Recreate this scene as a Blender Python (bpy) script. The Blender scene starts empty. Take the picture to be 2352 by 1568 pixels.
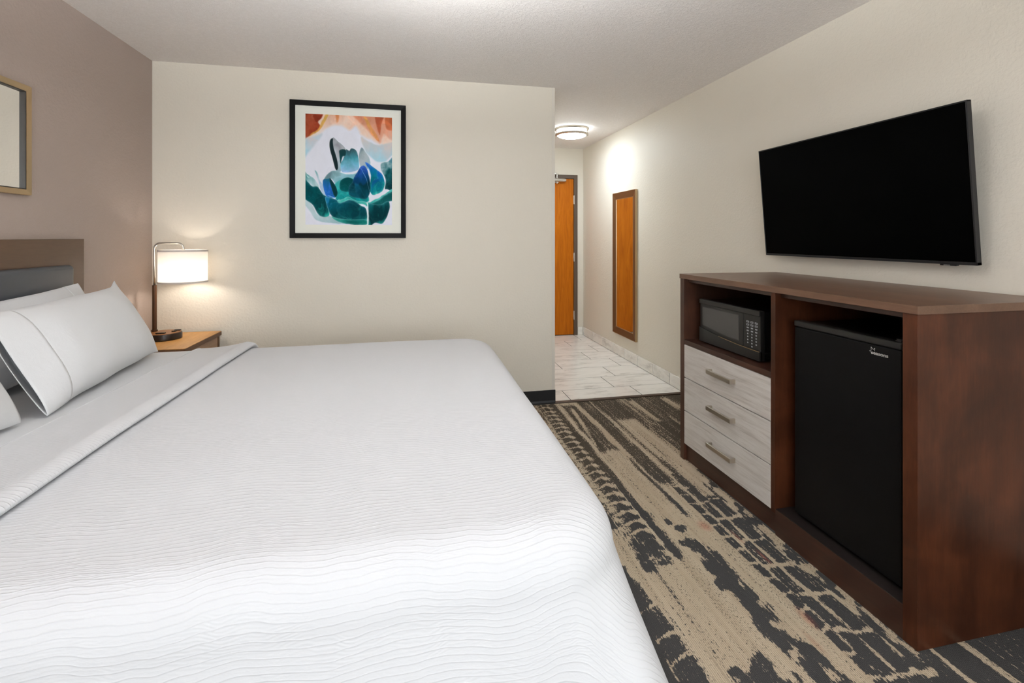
import bpy, bmesh, math, random
import numpy as np
from mathutils import Vector, Matrix

random.seed(7)
RNG = np.random.RandomState(11)
S = bpy.context.scene
COL = S.collection

# ------------------------------------------------------------------ colour helpers
def lin(c):
    c = c / 255.0
    return c / 12.92 if c <= 0.04045 else ((c + 0.055) / 1.055) ** 2.4
def rgb(r, g, b):
    return (lin(r), lin(g), lin(b), 1.0)

# ------------------------------------------------------------------ material helpers
def mat(name, color=(0.8, 0.8, 0.8, 1), rough=0.6, metal=0.0, spec=0.5):
    m = bpy.data.materials.new(name)
    m.use_nodes = True
    b = m.node_tree.nodes['Principled BSDF']
    b.inputs['Base Color'].default_value = color
    b.inputs['Roughness'].default_value = rough
    b.inputs['Metallic'].default_value = metal
    b.inputs['Specular IOR Level'].default_value = spec
    return m

class NT:
    """small wrapper for building node graphs"""
    def __init__(s, m):
        s.t = m.node_tree; s.n = s.t.nodes; s.l = s.t.links
        s.bsdf = s.n['Principled BSDF']
    def new(s, typ, **kw):
        n = s.n.new(typ)
        for k, v in kw.items():
            setattr(n, k, v)
        return n
    def put(s, sock, v):
        if v is None:
            return
        if hasattr(v, 'is_output') or isinstance(v, bpy.types.NodeSocket):
            s.l.new(v, sock)
        else:
            sock.default_value = v
    def math(s, op, a, b=None, c=None, clamp=False):
        n = s.new('ShaderNodeMath', operation=op); n.use_clamp = clamp
        s.put(n.inputs[0], a); s.put(n.inputs[1], b); s.put(n.inputs[2], c)
        return n.outputs[0]
    def pos(s):
        return s.new('ShaderNodeNewGeometry').outputs['Position']
    def uv(s):
        return s.new('ShaderNodeUVMap', uv_map='UVMap').outputs['UV']
    def mapping(s, vec, scale=(1, 1, 1), loc=(0, 0, 0), rot=(0, 0, 0)):
        n = s.new('ShaderNodeMapping')
        s.put(n.inputs['Vector'], vec)
        n.inputs['Scale'].default_value = scale
        n.inputs['Location'].default_value = loc
        n.inputs['Rotation'].default_value = rot
        return n.outputs[0]
    def noise(s, vec, scale=5, detail=3, rough=0.5, dist=0.0):
        n = s.new('ShaderNodeTexNoise')
        s.put(n.inputs['Vector'], vec)
        n.inputs['Scale'].default_value = scale
        n.inputs['Detail'].default_value = detail
        n.inputs['Roughness'].default_value = rough
        n.inputs['Distortion'].default_value = dist
        return n.outputs['Fac']
    def ramp(s, fac, stops, interp='LINEAR'):
        n = s.new('ShaderNodeValToRGB')
        s.put(n.inputs[0], fac)
        cr = n.color_ramp; cr.interpolation = interp
        while len(cr.elements) < len(stops):
            cr.elements.new(0.5)
        for e, (p, c) in zip(cr.elements, stops):
            e.position = p
            e.color = c if len(c) == 4 else (*c, 1)
        return n.outputs['Color']
    def mix(s, fac, a, b, blend='MIX'):
        n = s.new('ShaderNodeMix', data_type='RGBA', blend_type=blend)
        s.put(n.inputs['Factor'], fac)
        s.put(n.inputs['A'], None); 
        for k, v in ((6, a), (7, b)):
            s.put(n.inputs[k], v)
        return n.outputs[2]
    def maprange(s, v, a, b, c=0.0, d=1.0, smooth=False):
        n = s.new('ShaderNodeMapRange')
        if smooth: n.interpolation_type = 'SMOOTHSTEP'
        s.put(n.inputs[0], v)
        for k, x in ((1, a), (2, b), (3, c), (4, d)):
            n.inputs[k].default_value = x
        return n.outputs[0]
    def sep(s, vec):
        n = s.new('ShaderNodeSeparateXYZ'); s.put(n.inputs[0], vec)
        return n.outputs
    def comb(s, x=0.0, y=0.0, z=0.0):
        n = s.new('ShaderNodeCombineXYZ')
        s.put(n.inputs[0], x); s.put(n.inputs[1], y); s.put(n.inputs[2], z)
        return n.outputs[0]
    def bump(s, h, strength=0.3, dist=0.01):
        n = s.new('ShaderNodeBump')
        s.put(n.inputs['Height'], h)
        n.inputs['Strength'].default_value = strength
        n.inputs['Distance'].default_value = dist
        s.l.new(n.outputs[0], s.bsdf.inputs['Normal'])
    def color(s, c): s.put(s.bsdf.inputs['Base Color'], c)
    def rough(s, c): s.put(s.bsdf.inputs['Roughness'], c)

def paint(name, color, bump=0.25, scale=110, dist=0.004, rough=0.55):
    m = mat(name, color, rough, spec=0.3)
    t = NT(m)
    p = t.pos()
    n1 = t.noise(p, scale, 3, 0.55)
    n2 = t.noise(p, scale * 0.35, 2, 0.5)
    t.bump(t.math('ADD', t.maprange(n1, 0.35, 0.7, smooth=True), t.math('MULTIPLY', n2, 0.6)), bump, dist)
    return m

def wood(name, stops, grain=(1, 1, 1), scale=6, rough=0.42, spec=0.4, fine=0.25, mottled=0.0, bump=0.05):
    """grain: coordinate scale, small value = grain runs along that axis"""
    m = mat(name, (0.2, 0.1, 0.05, 1), rough, spec=spec)
    t = NT(m)
    p = t.mapping(t.pos(), grain)
    n1 = t.noise(p, scale, 5, 0.6, 0.6)
    n2 = t.noise(t.mapping(t.pos(), tuple(g * 6 for g in grain)), scale * 2.5, 3, 0.6)
    f = t.math('ADD', t.math('MULTIPLY', n1, 1 - fine), t.math('MULTIPLY', n2, fine))
    if mottled:
        n3 = t.noise(t.pos(), 5.0, 3, 0.55, 0.4)
        f = t.math('ADD', t.math('MULTIPLY', f, 1 - mottled), t.math('MULTIPLY', n3, mottled))
    t.color(t.ramp(f, stops))
    if bump:
        t.bump(n2, bump, 0.002)
    return m

# ------------------------------------------------------------------ mesh helpers
class MB:
    def __init__(s):
        s.bm = bmesh.new()
    def box(s, x0, x1, y0, y1, z0, z1, bevel=0.0, seg=2):
        bm = bmesh.new()
        bmesh.ops.create_cube(bm, size=1.0)
        for v in bm.verts:
            v.co = Vector(((x0 + x1) / 2 + v.co.x * (x1 - x0), (y0 + y1) / 2 + v.co.y * (y1 - y0), (z0 + z1) / 2 + v.co.z * (z1 - z0)))
        if bevel > 0:
            bmesh.ops.bevel(bm, geom=bm.edges[:], offset=bevel, segments=seg, affect='EDGES', profile=0.5)
        s.add(bm)
        return s
    def add(s, bm, M=None):
        if M is not None:
            bmesh.ops.transform(bm, matrix=M, verts=bm.verts[:])
        me = bpy.data.meshes.new('tmp'); bm.to_mesh(me); bm.free()
        s.bm.from_mesh(me); bpy.data.meshes.remove(me)
    def cyl(s, c, r, h, axis='Z', n=32, r2=None, bevel=0.0):
        bm = bmesh.new()
        bmesh.ops.create_cone(bm, cap_ends=True, segments=n, radius1=r, radius2=r if r2 is None else r2, depth=h)
        if bevel:
            es = [e for e in bm.edges if abs(e.verts[0].co.z - e.verts[1].co.z) < 1e-6]
            bmesh.ops.bevel(bm, geom=es, offset=bevel, segments=2, affect='EDGES')
        M = Matrix.Translation(c)
        if axis == 'X': M = M @ Matrix.Rotation(math.pi / 2, 4, 'Y')
        if axis == 'Y': M = M @ Matrix.Rotation(math.pi / 2, 4, 'X')
        s.add(bm, M)
        return s
    def lathe(s, prof, c=(0, 0, 0), n=48):
        """prof: list of (r, z); open or closed polyline revolved about Z"""
        bm = bmesh.new()
        rings = []
        for r, z in prof:
            if r < 1e-6:
                rings.append([bm.verts.new((0, 0, z))] * n)
            else:
                rings.append([bm.verts.new((r * math.cos(2 * math.pi * i / n), r * math.sin(2 * math.pi * i / n), z)) for i in range(n)])
        for a, b in zip(rings[:-1], rings[1:]):
            for i in range(n):
                j = (i + 1) % n
                vs = []
                for v in (a[i], a[j], b[j], b[i]):
                    if v not in vs: vs.append(v)
                if len(vs) >= 3:
                    try: bm.faces.new(vs)
                    except ValueError: pass
        s.add(bm, Matrix.Translation(c))
        return s
    def tube(s, pts, r, n=14):
        bm = bmesh.new()
        pts = [Vector(p) for p in pts]
        rings = []
        up = None
        for i, p in enumerate(pts):
            d = (pts[min(i + 1, len(pts) - 1)] - pts[max(i - 1, 0)]).normalized()
            if up is None:
                up = d.orthogonal().normalized()
            a = (up - d * up.dot(d)).normalized(); up = a
            b = d.cross(a)
            rings.append([bm.verts.new(p + (a * math.cos(2 * math.pi * k / n) + b * math.sin(2 * math.pi * k / n)) * r) for k in range(n)])
        for ra, rb in zip(rings[:-1], rings[1:]):
            for k in range(n):
                bm.faces.new((ra[k], ra[(k + 1) % n], rb[(k + 1) % n], rb[k]))
        bm.faces.new(rings[0][::-1]); bm.faces.new(rings[-1])
        s.add(bm)
        return s
    def prism(s, pts2, axis, a0, a1, bevel=0.0):
        """extrude a polygon. axis 'Y': pts are (x,z); axis 'X': pts are (y,z)"""
        bm = bmesh.new()
        def P(p, a):
            return (p[0], a, p[1]) if axis == 'Y' else ((a, p[0], p[1]) if axis == 'X' else (p[0], p[1], a))
        v0 = [bm.verts.new(P(p, a0)) for p in pts2]
        v1 = [bm.verts.new(P(p, a1)) for p in pts2]
        bm.faces.new(v0); bm.faces.new(v1[::-1])
        k = len(pts2)
        for i in range(k):
            bm.faces.new((v0[i], v0[(i + 1) % k], v1[(i + 1) % k], v1[i]))
        if bevel:
            bmesh.ops.bevel(bm, geom=bm.edges[:], offset=bevel, segments=2, affect='EDGES')
        s.add(bm)
        return s
    def frame(s, axis, pos0, pos1, a0, a1, b0, b1, w, bevel=0.002, slope=0.0):
        """mitred rectangular frame (one mesh). axis 'X': plane normal X, a = y, b = z; 'Y': a = x, b = z.
        pos0 is the wall side, pos1 the front; slope lowers the front of the inner edge."""
        bm = bmesh.new()
        def P(a, b, c):
            return (c, a, b) if axis == 'X' else (a, c, b)
        loops = []
        d = (pos1 - pos0)
        for off, c in ((0, pos0), (0, pos1), (w, pos1 - d * slope), (w, pos0)):
            loops.append([bm.verts.new(P(a, b, c)) for a, b in ((a0 + off, b0 + off), (a1 - off, b0 + off), (a1 - off, b1 - off), (a0 + off, b1 - off))])
        for i in range(4):
            A, B = loops[i], loops[(i + 1) % 4]
            for k in range(4):
                bm.faces.new((A[k], A[(k + 1) % 4], B[(k + 1) % 4], B[k]))
        if bevel:
            bmesh.ops.bevel(bm, geom=bm.edges[:], offset=bevel, segments=2, affect='EDGES')
        s.add(bm)
        return s
    def done(s, name, material, parent=None, smooth=False, auto=True):
        bmesh.ops.recalc_face_normals(s.bm, faces=s.bm.faces[:])
        o = None
        base = root_loc(parent)
        for v in s.bm.verts:
            v.co -= base
        me = bpy.data.meshes.new(name)
        s.bm.to_mesh(me); s.bm.free()
        return link(name, me, material, parent, smooth)

def root_loc(parent):
    v = Vector((0, 0, 0))
    while parent is not None:
        v = v + parent.location
        parent = parent.parent
    return v

def link(name, me, material, parent=None, smooth=False):
    o = bpy.data.objects.new(name, me)
    COL.objects.link(o)
    if material: me.materials.append(material)
    if parent is not None: o.parent = parent
    if smooth:
        me.shade_smooth()
        if smooth == 'angle':
            me.set_sharp_from_angle(angle=math.radians(35))
    return o

def grid_mesh(name, V, nu, nv, material, parent=None, uv=None, smooth=True, closed_u=False):
    """V: (nu*nv,3) array, index i*nv+j"""
    base = np.array(root_loc(parent))
    faces = []
    for i in range(nu - 1 + (1 if closed_u else 0)):
        for j in range(nv - 1):
            a = i * nv + j; b = ((i + 1) % nu) * nv + j
            faces.append((a, b, b + 1, a + 1))
    me = bpy.data.meshes.new(name)
    me.from_pydata([tuple(p) for p in (V - base)], [], faces)
    me.update()
    if uv is not None:
        L = me.uv_layers.new(name='UVMap')
        idx = np.zeros(len(me.loops), dtype=np.int32)
        me.loops.foreach_get('vertex_index', idx)
        L.data.foreach_set('uv', uv[idx].astype(np.float32).ravel())
    return link(name, me, material, parent, smooth)

def thing(name, label, cat, loc, group=None):
    o = bpy.data.objects.new(name, None)
    COL.objects.link(o)
    o.location = loc; o.empty_display_size = 0.1
    o['label'] = label; o['category'] = cat
    if group: o['group'] = group
    return o
def tag(o, label, cat, group=None):
    o['label'] = label; o['category'] = cat
    if group: o['group'] = group
    return o
def struct(o, label=None, cat=None):
    o['kind'] = 'structure'
    if label: o['label'] = label
    if cat: o['category'] = cat
    return o

# ------------------------------------------------------------------ numpy noise
def vnoise(x, y, seed=0):
    r = np.random.RandomState(seed).rand(256, 256)
    xi = np.floor(x).astype(int); yi = np.floor(y).astype(int)
    fx = x - xi; fy = y - yi
    fx = fx * fx * (3 - 2 * fx); fy = fy * fy * (3 - 2 * fy)
    g = lambda a, b: r[a % 256, b % 256]
    return (g(xi, yi) * (1 - fx) + g(xi + 1, yi) * fx) * (1 - fy) + (g(xi, yi + 1) * (1 - fx) + g(xi + 1, yi + 1) * fx) * fy
def fbm(x, y, seed=0, oct=4):
    s = 0; a = 0.5; t = 0
    for k in range(oct):
        s = s + a * vnoise(x * 2 ** k, y * 2 ** k, seed + k * 13); t += a; a *= 0.5
    return s / t
def sstep(a, b, x):
    t = np.clip((x - a) / (b - a), 0, 1)
    return t * t * (3 - 2 * t)

# ================================================================== DIMENSIONS (metres)
WL, WR, YB, YH, YF = -1.675, 2.195, 3.53, 5.91, -1.60
H = 2.44
HX = 1.078            # hall's left wall face
CAMZ = 1.284

# ================================================================== MATERIALS
M = {}
M['wall'] = paint('cream wall paint', (0.74, 0.69, 0.595, 1), 0.16, 75, 0.004)
M['mauve'] = paint('mauve wall paint', (0.40, 0.325, 0.285, 1), 0.20, 75, 0.004)
M['trimwall'] = mat('corner guard paint', (0.70, 0.655, 0.575, 1), 0.45)

m = mat('ceiling texture', (0.70, 0.655, 0.62, 1), 0.7, spec=0.35)
t = NT(m); p = t.pos()
n1 = t.noise(p, 120, 4, 0.65); n2 = t.noise(p, 45, 3, 0.6)
hgt = t.math('ADD', t.maprange(n1, 0.48, 0.72, smooth=True), t.math('MULTIPLY', t.maprange(n2, 0.4, 0.75), 0.5))
t.bump(hgt, 0.55, 0.006)
t.color(t.ramp(hgt, [(0.0, (0.84, 0.80, 0.77)), (0.8, (0.91, 0.875, 0.85))]))
M['ceiling'] = m

M['black_rubber'] = mat('black rubber base', (0.008, 0.008, 0.009, 1), 0.45)
M['strip'] = mat('brown transition strip', rgb(70, 54, 40), 0.5)

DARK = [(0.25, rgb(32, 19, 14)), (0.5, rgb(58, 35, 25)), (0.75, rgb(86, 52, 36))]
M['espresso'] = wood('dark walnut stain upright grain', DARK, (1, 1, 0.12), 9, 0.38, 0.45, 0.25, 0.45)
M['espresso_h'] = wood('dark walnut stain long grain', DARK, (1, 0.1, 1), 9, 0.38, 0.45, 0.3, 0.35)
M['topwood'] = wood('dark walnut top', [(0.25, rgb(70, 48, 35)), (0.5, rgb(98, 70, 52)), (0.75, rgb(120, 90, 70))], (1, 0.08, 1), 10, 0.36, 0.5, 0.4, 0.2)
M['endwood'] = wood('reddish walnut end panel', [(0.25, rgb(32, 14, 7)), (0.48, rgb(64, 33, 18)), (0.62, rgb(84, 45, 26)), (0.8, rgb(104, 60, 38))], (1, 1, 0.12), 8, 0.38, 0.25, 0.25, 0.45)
M['inner_dark'] = mat('dark cabinet lining', (0.012, 0.008, 0.007, 1), 0.5)
m = mat('pale grey ash laminate', (0.5, 0.46, 0.42, 1), 0.45, spec=0.35)
t = NT(m); p = t.pos()
f1 = t.noise(t.mapping(p, (1, 1.2, 14)), 3.0, 4, 0.6, 0.8)
f2 = t.noise(t.mapping(p, (1, 0.9, 46)), 6.5, 4, 0.65, 0.3)
ff = t.math('ADD', t.math('MULTIPLY', f1, 0.6), t.math('MULTIPLY', f2, 0.4))
t.color(t.ramp(ff, [(0.3, rgb(160, 151, 143)), (0.44, rgb(196, 189, 182)), (0.58, rgb(211, 206, 200)), (0.70, rgb(180, 172, 164))]))
M['ash'] = m
m = mat('brushed nickel', (0.55, 0.50, 0.43, 1), 0.32, 1.0); M['nickel'] = m
M['steel'] = mat('satin steel', (0.60, 0.58, 0.54, 1), 0.28, 1.0)
M['black_plastic'] = mat('black plastic', (0.010, 0.010, 0.010, 1), 0.35, spec=0.35)
M['black_gloss'] = mat('glossy black plastic', (0.006, 0.006, 0.006, 1), 0.18, spec=0.4)
M['charcoal'] = mat('charcoal plastic', (0.014, 0.013, 0.012, 1), 0.36, spec=0.35)
M['micro_glass'] = mat('smoked oven glass', (0.058, 0.055, 0.052, 1), 0.25, spec=0.5)
M['key'] = mat('pale keypad print', (0.35, 0.36, 0.38, 1), 0.5)
M['gold_line'] = mat('bronze trim line', (0.36, 0.24, 0.12, 1), 0.3, 0.8)
m = mat('black fridge enamel', (0.0045, 0.0042, 0.0042, 1), 0.36, spec=0.12)
t = NT(m); t.bump(t.noise(t.pos(), 260, 2, 0.5), 0.12, 0.001); M['fridge'] = m
M['logo'] = mat('silver print', (0.62, 0.60, 0.58, 1), 0.35, 0.4)
M['screen'] = mat('black screen', (0.0004, 0.0004, 0.0004, 1), 0.5, spec=0.02)
M['bezel'] = mat('dark bezel', (0.014, 0.014, 0.016, 1), 0.4, 0.3)

# bedding
def linen(name, base, bump=0.06):
    m = mat(name, base, 0.75, spec=0.2)
    m.node_tree.nodes['Principled BSDF'].inputs['Sheen Weight'].default_value = 0.15
    t = NT(m)
    p = t.pos()
    w = t.noise(p, 14, 3, 0.55, 0.5)
    f = t.noise(p, 320, 2, 0.5)
    t.bump(t.math('ADD', t.math('MULTIPLY', w, 1.0), t.math('MULTIPLY', f, 0.12)), bump, 0.02)
    return m
M['sheet'] = linen('white cotton sheet', (0.64, 0.645, 0.66, 1), 0.12)
M['pillowcase'] = linen('white cotton pillowcase', (0.68, 0.685, 0.695, 1), 0.15)
m = mat('white matelasse coverlet', (0.645, 0.65, 0.67, 1), 0.72, spec=0.2)
t = NT(m)
uv = t.uv()
ux, uy, _z = t.sep(uv)
warp1 = t.noise(t.mapping(uv, (1.6, 2.2, 1)), 1.6, 2, 0.45)
warp2 = t.noise(t.mapping(uv, (5.5, 2.5, 1)), 1.3, 2, 0.5)
und = t.math('MULTIPLY', t.math('SINE', t.math('ADD', t.math('MULTIPLY', ux, 21.0), t.math('MULTIPLY', uy, 5.0))), 0.45)
ph = t.math('ADD', t.math('MULTIPLY', uy, 1 / 0.0118), t.math('ADD', und, t.math('ADD', t.math('MULTIPLY', warp1, 6.0), t.math('MULTIPLY', warp2, 3.2))))
tri = t.math('ABSOLUTE', t.math('SINE', t.math('MULTIPLY', ph, math.pi)))
ridge = t.math('POWER', t.math('SUBTRACT', 1.0, tri), 4.5)
keep = t.maprange(t.noise(t.mapping(uv, (3, 9, 1)), 2.3, 3, 0.6), 0.25, 0.62, 0.25, 1.0, True)
ridge = t.math('MULTIPLY', ridge, keep)
ph2 = t.math('ADD', t.math('MULTIPLY', uy, 1 / 0.0055), t.math('MULTIPLY', t.noise(t.mapping(uv, (4, 3, 1)), 1.7, 2, 0.5), 14.0))
fine = t.math('SINE', t.math('MULTIPLY', ph2, 2 * math.pi))
fmask = t.maprange(t.noise(t.mapping(uv, (2.5, 6, 1)), 2.0, 2, 0.5), 0.45, 0.65, 0.0, 1.0, True)
crk = t.noise(t.mapping(uv, (40, 160, 1)), 1.0, 3, 0.6)
h = t.math('ADD', ridge, t.math('MULTIPLY', t.math('MULTIPLY', fine, fmask), 0.10))
h = t.math('ADD', h, t.math('MULTIPLY', crk, 0.35))
t.bump(h, 0.34, 0.005)
M['coverlet'] = m
M['mattress'] = mat('white mattress ticking', (0.72, 0.72, 0.73, 1), 0.8)
M['bedbase'] = mat('dark bed base cloth', (0.02, 0.018, 0.017, 1), 0.8)

M['headboard'] = wood('walnut headboard', [(0.2, rgb(70, 50, 36)), (0.5, rgb(88, 65, 47)), (0.8, rgb(106, 80, 58))], (1, 0.1, 1), 9, 0.36, 0.5, 0.35, 0.15)
m = mat('slate vinyl upholstery', (0.052, 0.058, 0.068, 1), 0.40, spec=0.5)
t = NT(m); t.bump(t.noise(t.pos(), 400, 2, 0.5), 0.08, 0.001); M['slate'] = m
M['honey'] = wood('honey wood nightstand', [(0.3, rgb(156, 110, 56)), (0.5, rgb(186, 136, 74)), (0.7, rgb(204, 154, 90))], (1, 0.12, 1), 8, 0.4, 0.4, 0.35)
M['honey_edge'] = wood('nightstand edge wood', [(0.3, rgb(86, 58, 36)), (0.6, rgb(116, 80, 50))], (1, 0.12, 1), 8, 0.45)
M['drawer_tan'] = wood('tan drawer front', [(0.3, rgb(150, 118, 92)), (0.6, rgb(176, 144, 116))], (1, 0.12, 1), 8, 0.45)
M['lampwood'] = wood('lamp post walnut', [(0.3, rgb(44, 26, 12)), (0.6, rgb(80, 48, 20))], (1, 1, 0.1), 20, 0.35)
M['lampbase'] = mat('bronze lamp base', (0.030, 0.018, 0.012, 1), 0.3, 0.2)
M['lampbase_top'] = wood('bronze lamp base top', [(0.3, rgb(120, 76, 40)), (0.6, rgb(140, 92, 50))], (1, 0.3, 1), 12, 0.35)
M['gold_frame'] = mat('champagne gold frame', (0.52, 0.38, 0.22, 1), 0.34, 0.85)
M['dark_lip'] = mat('dark inner lip', (0.03, 0.022, 0.015, 1), 0.35)
M['mirror'] = mat('mirror glass', (0.90, 0.90, 0.88, 1), 0.015, 1.0)
M['bronze_frame'] = mat('bronze mirror frame', (0.19, 0.10, 0.045, 1), 0.36, 0.55)
M['black_frame'] = mat('black picture frame', (0.006, 0.0055, 0.0055, 1), 0.45, spec=0.12)
M['matboard'] = mat('ivory mat board', (0.84, 0.85, 0.78, 1), 0.8)
m = mat('door veneer', (0.55, 0.15, 0.01, 1), 0.42, spec=0.15)
t = NT(m); p = t.pos()
f1 = t.noise(t.mapping(p, (9, 1, 0.9)), 2.4, 5, 0.6, 1.4)
f2 = t.noise(t.mapping(p, (60, 1, 2.0)), 3, 3, 0.6)
t.color(t.ramp(t.math('ADD', t.math('MULTIPLY', f1, 0.7), t.math('MULTIPLY', f2, 0.3)), [(0.3, (0.38, 0.094, 0.003)), (0.5, (0.51, 0.138, 0.004)), (0.7, (0.60, 0.178, 0.008))]))
M['door'] = m
M['doorframe'] = mat('taupe painted steel frame', rgb(92, 77, 64), 0.45)
M['white_plastic'] = mat('white plastic', (0.7, 0.69, 0.66, 1), 0.4)

# marble tile (uv carries a shift per tile)
m = mat('marble tile', (0.7, 0.66, 0.6, 1), 0.22, spec=0.5)
t = NT(m); uv = t.uv()
p = t.mapping(uv, (1.0, 2.6, 1), rot=(0, 0, math.radians(-32)))
n1 = t.noise(p, 3.0, 4, 0.55, 1.0)
v1 = t.math('ABSOLUTE', t.math('SUBTRACT', n1, 0.5))
n2 = t.noise(t.mapping(uv, (1.3, 4, 1), rot=(0, 0, math.radians(-36))), 3.0, 4, 0.6, 0.8)
vein = t.maprange(v1, 0.0, 0.085, 0.8, 0.0, True)
vein = t.math('MULTIPLY', vein, t.maprange(n2, 0.42, 0.68, 0.0, 0.85, True))
cloud = t.maprange(n2, 0.4, 0.75, 0.0, 0.35, True)
t.color(t.mix(t.math('MAXIMUM', vein, cloud), (0.88, 0.855, 0.80, 1), (0.50, 0.47, 0.425, 1)))
M['marble'] = m
M['grout'] = mat('grey grout', (0.035, 0.033, 0.030, 1), 0.8)

# ================================================================== ROOM SHELL
o = MB().box(WL - 0.12, WL, YF, YB + 0.0, 0, H).done('wall_left', M['mauve']); struct(o)
o = MB().box(WL - 0.12, HX, YB, YB + 0.12, 0, H).done('wall_back', M['wall']); struct(o)
o = MB().box(HX - 0.10, HX, YB + 0.12, YH, 0, H).done('wall_hall', M['wall']); struct(o)
o = MB().box(WR, WR + 0.12, YF, YH + 0.12, 0, H).done('wall_right', M['wall']); struct(o)
mb = MB()
DX0, DX1, DZ = 1.155, 2.066, 2.045
FR = 0.048
mb.box(HX - 0.1, DX0 - 0.012, YH, YH + 0.12, 0, H)
mb.box(DX1 + 0.012, WR, YH, YH + 0.12, 0, H)
mb.box(DX0 - 0.012, DX1 + 0.012, YH, YH + 0.12, DZ + 0.012, H)
o = mb.done('wall_end', M['wall']); struct(o)
# front wall with an added, unseen window letting sky light in from behind
WX0, WX1, WZ0, WZ1 = -1.25, 1.75, 0.62, 2.22
mb = MB()
mb.box(WL - 0.12, WX0, YF - 0.14, YF, 0, H)
mb.box(WX1, WR + 0.12, YF - 0.14, YF, 0, H)
mb.box(WX0, WX1, YF - 0.14, YF, 0, WZ0)
mb.box(WX0, WX1, YF - 0.14, YF, WZ1, H)
o = mb.done('wall_front', M['wall']); struct(o)
win = MB().frame('Y', YF - 0.10, YF - 0.03, WX0, WX1, WZ0, WZ1, 0.05, 0.003).box((WX0 + WX1) / 2 - 0.025, (WX0 + WX1) / 2 + 0.025, YF - 0.09, YF - 0.04, WZ0 + 0.05, WZ1 - 0.05).done('added_window_1', M['white_plastic']); struct(win)
g = bpy.data.materials.new('added window glass'); g.use_nodes = True
gt = g.node_tree; gt.nodes.clear()
go = gt.nodes.new('ShaderNodeOutputMaterial'); gb = gt.nodes.new('ShaderNodeBsdfTransparent'); gg = gt.nodes.new('ShaderNodeBsdfGlossy'); gm = gt.nodes.new('ShaderNodeMixShader')
gg.inputs['Roughness'].default_value = 0.02; gm.inputs[0].default_value = 0.05
gt.links.new(gb.outputs[0], gm.inputs[1]); gt.links.new(gg.outputs[0], gm.inputs[2]); gt.links.new(gm.outputs[0], go.inputs[0])
for a, b in ((WX0 + 0.05, (WX0 + WX1) / 2 - 0.025), ((WX0 + WX1) / 2 + 0.025, WX1 - 0.05)):
    MB().box(a, b, YF - 0.068, YF - 0.062, WZ0 + 0.05, WZ1 - 0.05).done('pane', g, win)

o = MB().box(WL - 0.12, WR + 0.12, YF - 0.14, YH + 0.12, H, H + 0.1).done('ceiling', M['ceiling']); struct(o)

# baseboards
o = MB().prism([(YB - 0.022, 0.0), (YB - 0.012, 0.006), (YB - 0.006, 0.02), (YB - 0.005, 0.098), (YB, 0.100), (YB, 0.0)], 'X', WL, HX + 0.005).done('baseboard_back', M['black_rubber']); struct(o)
o = MB().box(WL, WL + 0.006, YF, YB - 0.022, 0, 0.10, 0.001).done('baseboard_left', M['black_rubber']); struct(o)
o = MB().box(WR - 0.006, WR, YF, 3.50, 0, 0.10, 0.001).done('baseboard_right', M['black_rubber']); struct(o)
o = MB().box(HX - 0.022, HX + 0.0015, YB - 0.0015, YB + 0.02, 0.10, H, 0.0008).done('trim_1', M['trimwall']); struct(o)
o = MB().box(HX - 0.001, WR, 3.500, 3.541, -0.001, 0.008, 0.003).done('trim_2', M['strip']); struct(o)

# ---- tile floor in the hall: one mesh of separate slabs over a grout bed
def tile_mesh(name, rects, plane, thick, material, parent=None):
    V = []; F = []; UV = []
    for k, (a0, a1, b0, b1) in enumerate(rects):
        g2 = 0.0026
        a0 += g2; a1 -= g2; b0 += g2; b1 -= g2
        sx, sy = RNG.rand() * 20, RNG.rand() * 20
        bv = 0.0012
        n0 = len(V)
        for (aa, bb, hh) in ((a0, b0, 0), (a1, b0, 0), (a1, b1, 0), (a0, b1, 0), (a0 + bv, b0 + bv, thick), (a1 - bv, b0 + bv, thick), (a1 - bv, b1 - bv, thick), (a0 + bv, b1 - bv, thick)):
            if plane == 'Z': V.append((aa, bb, -thick + hh))
            elif plane == 'X': V.append((WR - hh - 0.002, aa, bb))
            else: V.append((aa, YH - hh - 0.002, bb))
            UV.append((aa + sx, bb + sy))
        for f in ((4, 5, 6, 7), (0, 1, 5, 4), (1, 2, 6, 5), (2, 3, 7, 6), (3, 0, 4, 7)):
            F.append(tuple(n0 + i for i in f))
    me = bpy.data.meshes.new(name); me.from_pydata(V, [], F); me.update()
    bm = bmesh.new(); bm.from_mesh(me); bmesh.ops.recalc_face_normals(bm, faces=bm.faces[:]); bm.to_mesh(me); bm.free()
    L = me.uv_layers.new(name='UVMap')
    for lp in me.loops:
        L.data[lp.index].uv = UV[lp.vertex_index]
    o = link(name, me, material, parent)
    # make sure faces look into the room
    ref = {'Z': Vector((0, 0, 1)), 'X': Vector((-1, 0, 0)), 'Y': Vector((0, -1, 0))}[plane]
    big = max(me.polygons, key=lambda q: q.area)
    if big.normal.dot(ref) < 0: me.flip_normals()
    return o
rows = [3.541, 3.792, 4.096, 4.405, 4.70, 5.005, 5.313, 5.60, YH + 0.02]
offs = [1.22, 1.69, 1.837, 1.425, 1.834, 2.04, 1.83, 1.45]
rects = []
for r in range(8):
    x = offs[r] - 0.61 * 3
    while x < WR:
        a0, a1 = max(x, HX), min(x + 0.61, WR)
        if a1 - a0 > 0.01: rects.append((a0, a1, rows[r], rows[r + 1]))
        x += 0.61
o = tile_mesh('floor_hall', rects, 'Z', 0.0012, M['marble']); struct(o)
o = MB().box(HX, WR, 3.52, YH + 0.12, -0.06, -0.0010).done('floor_grout', M['grout']); struct(o)
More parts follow.
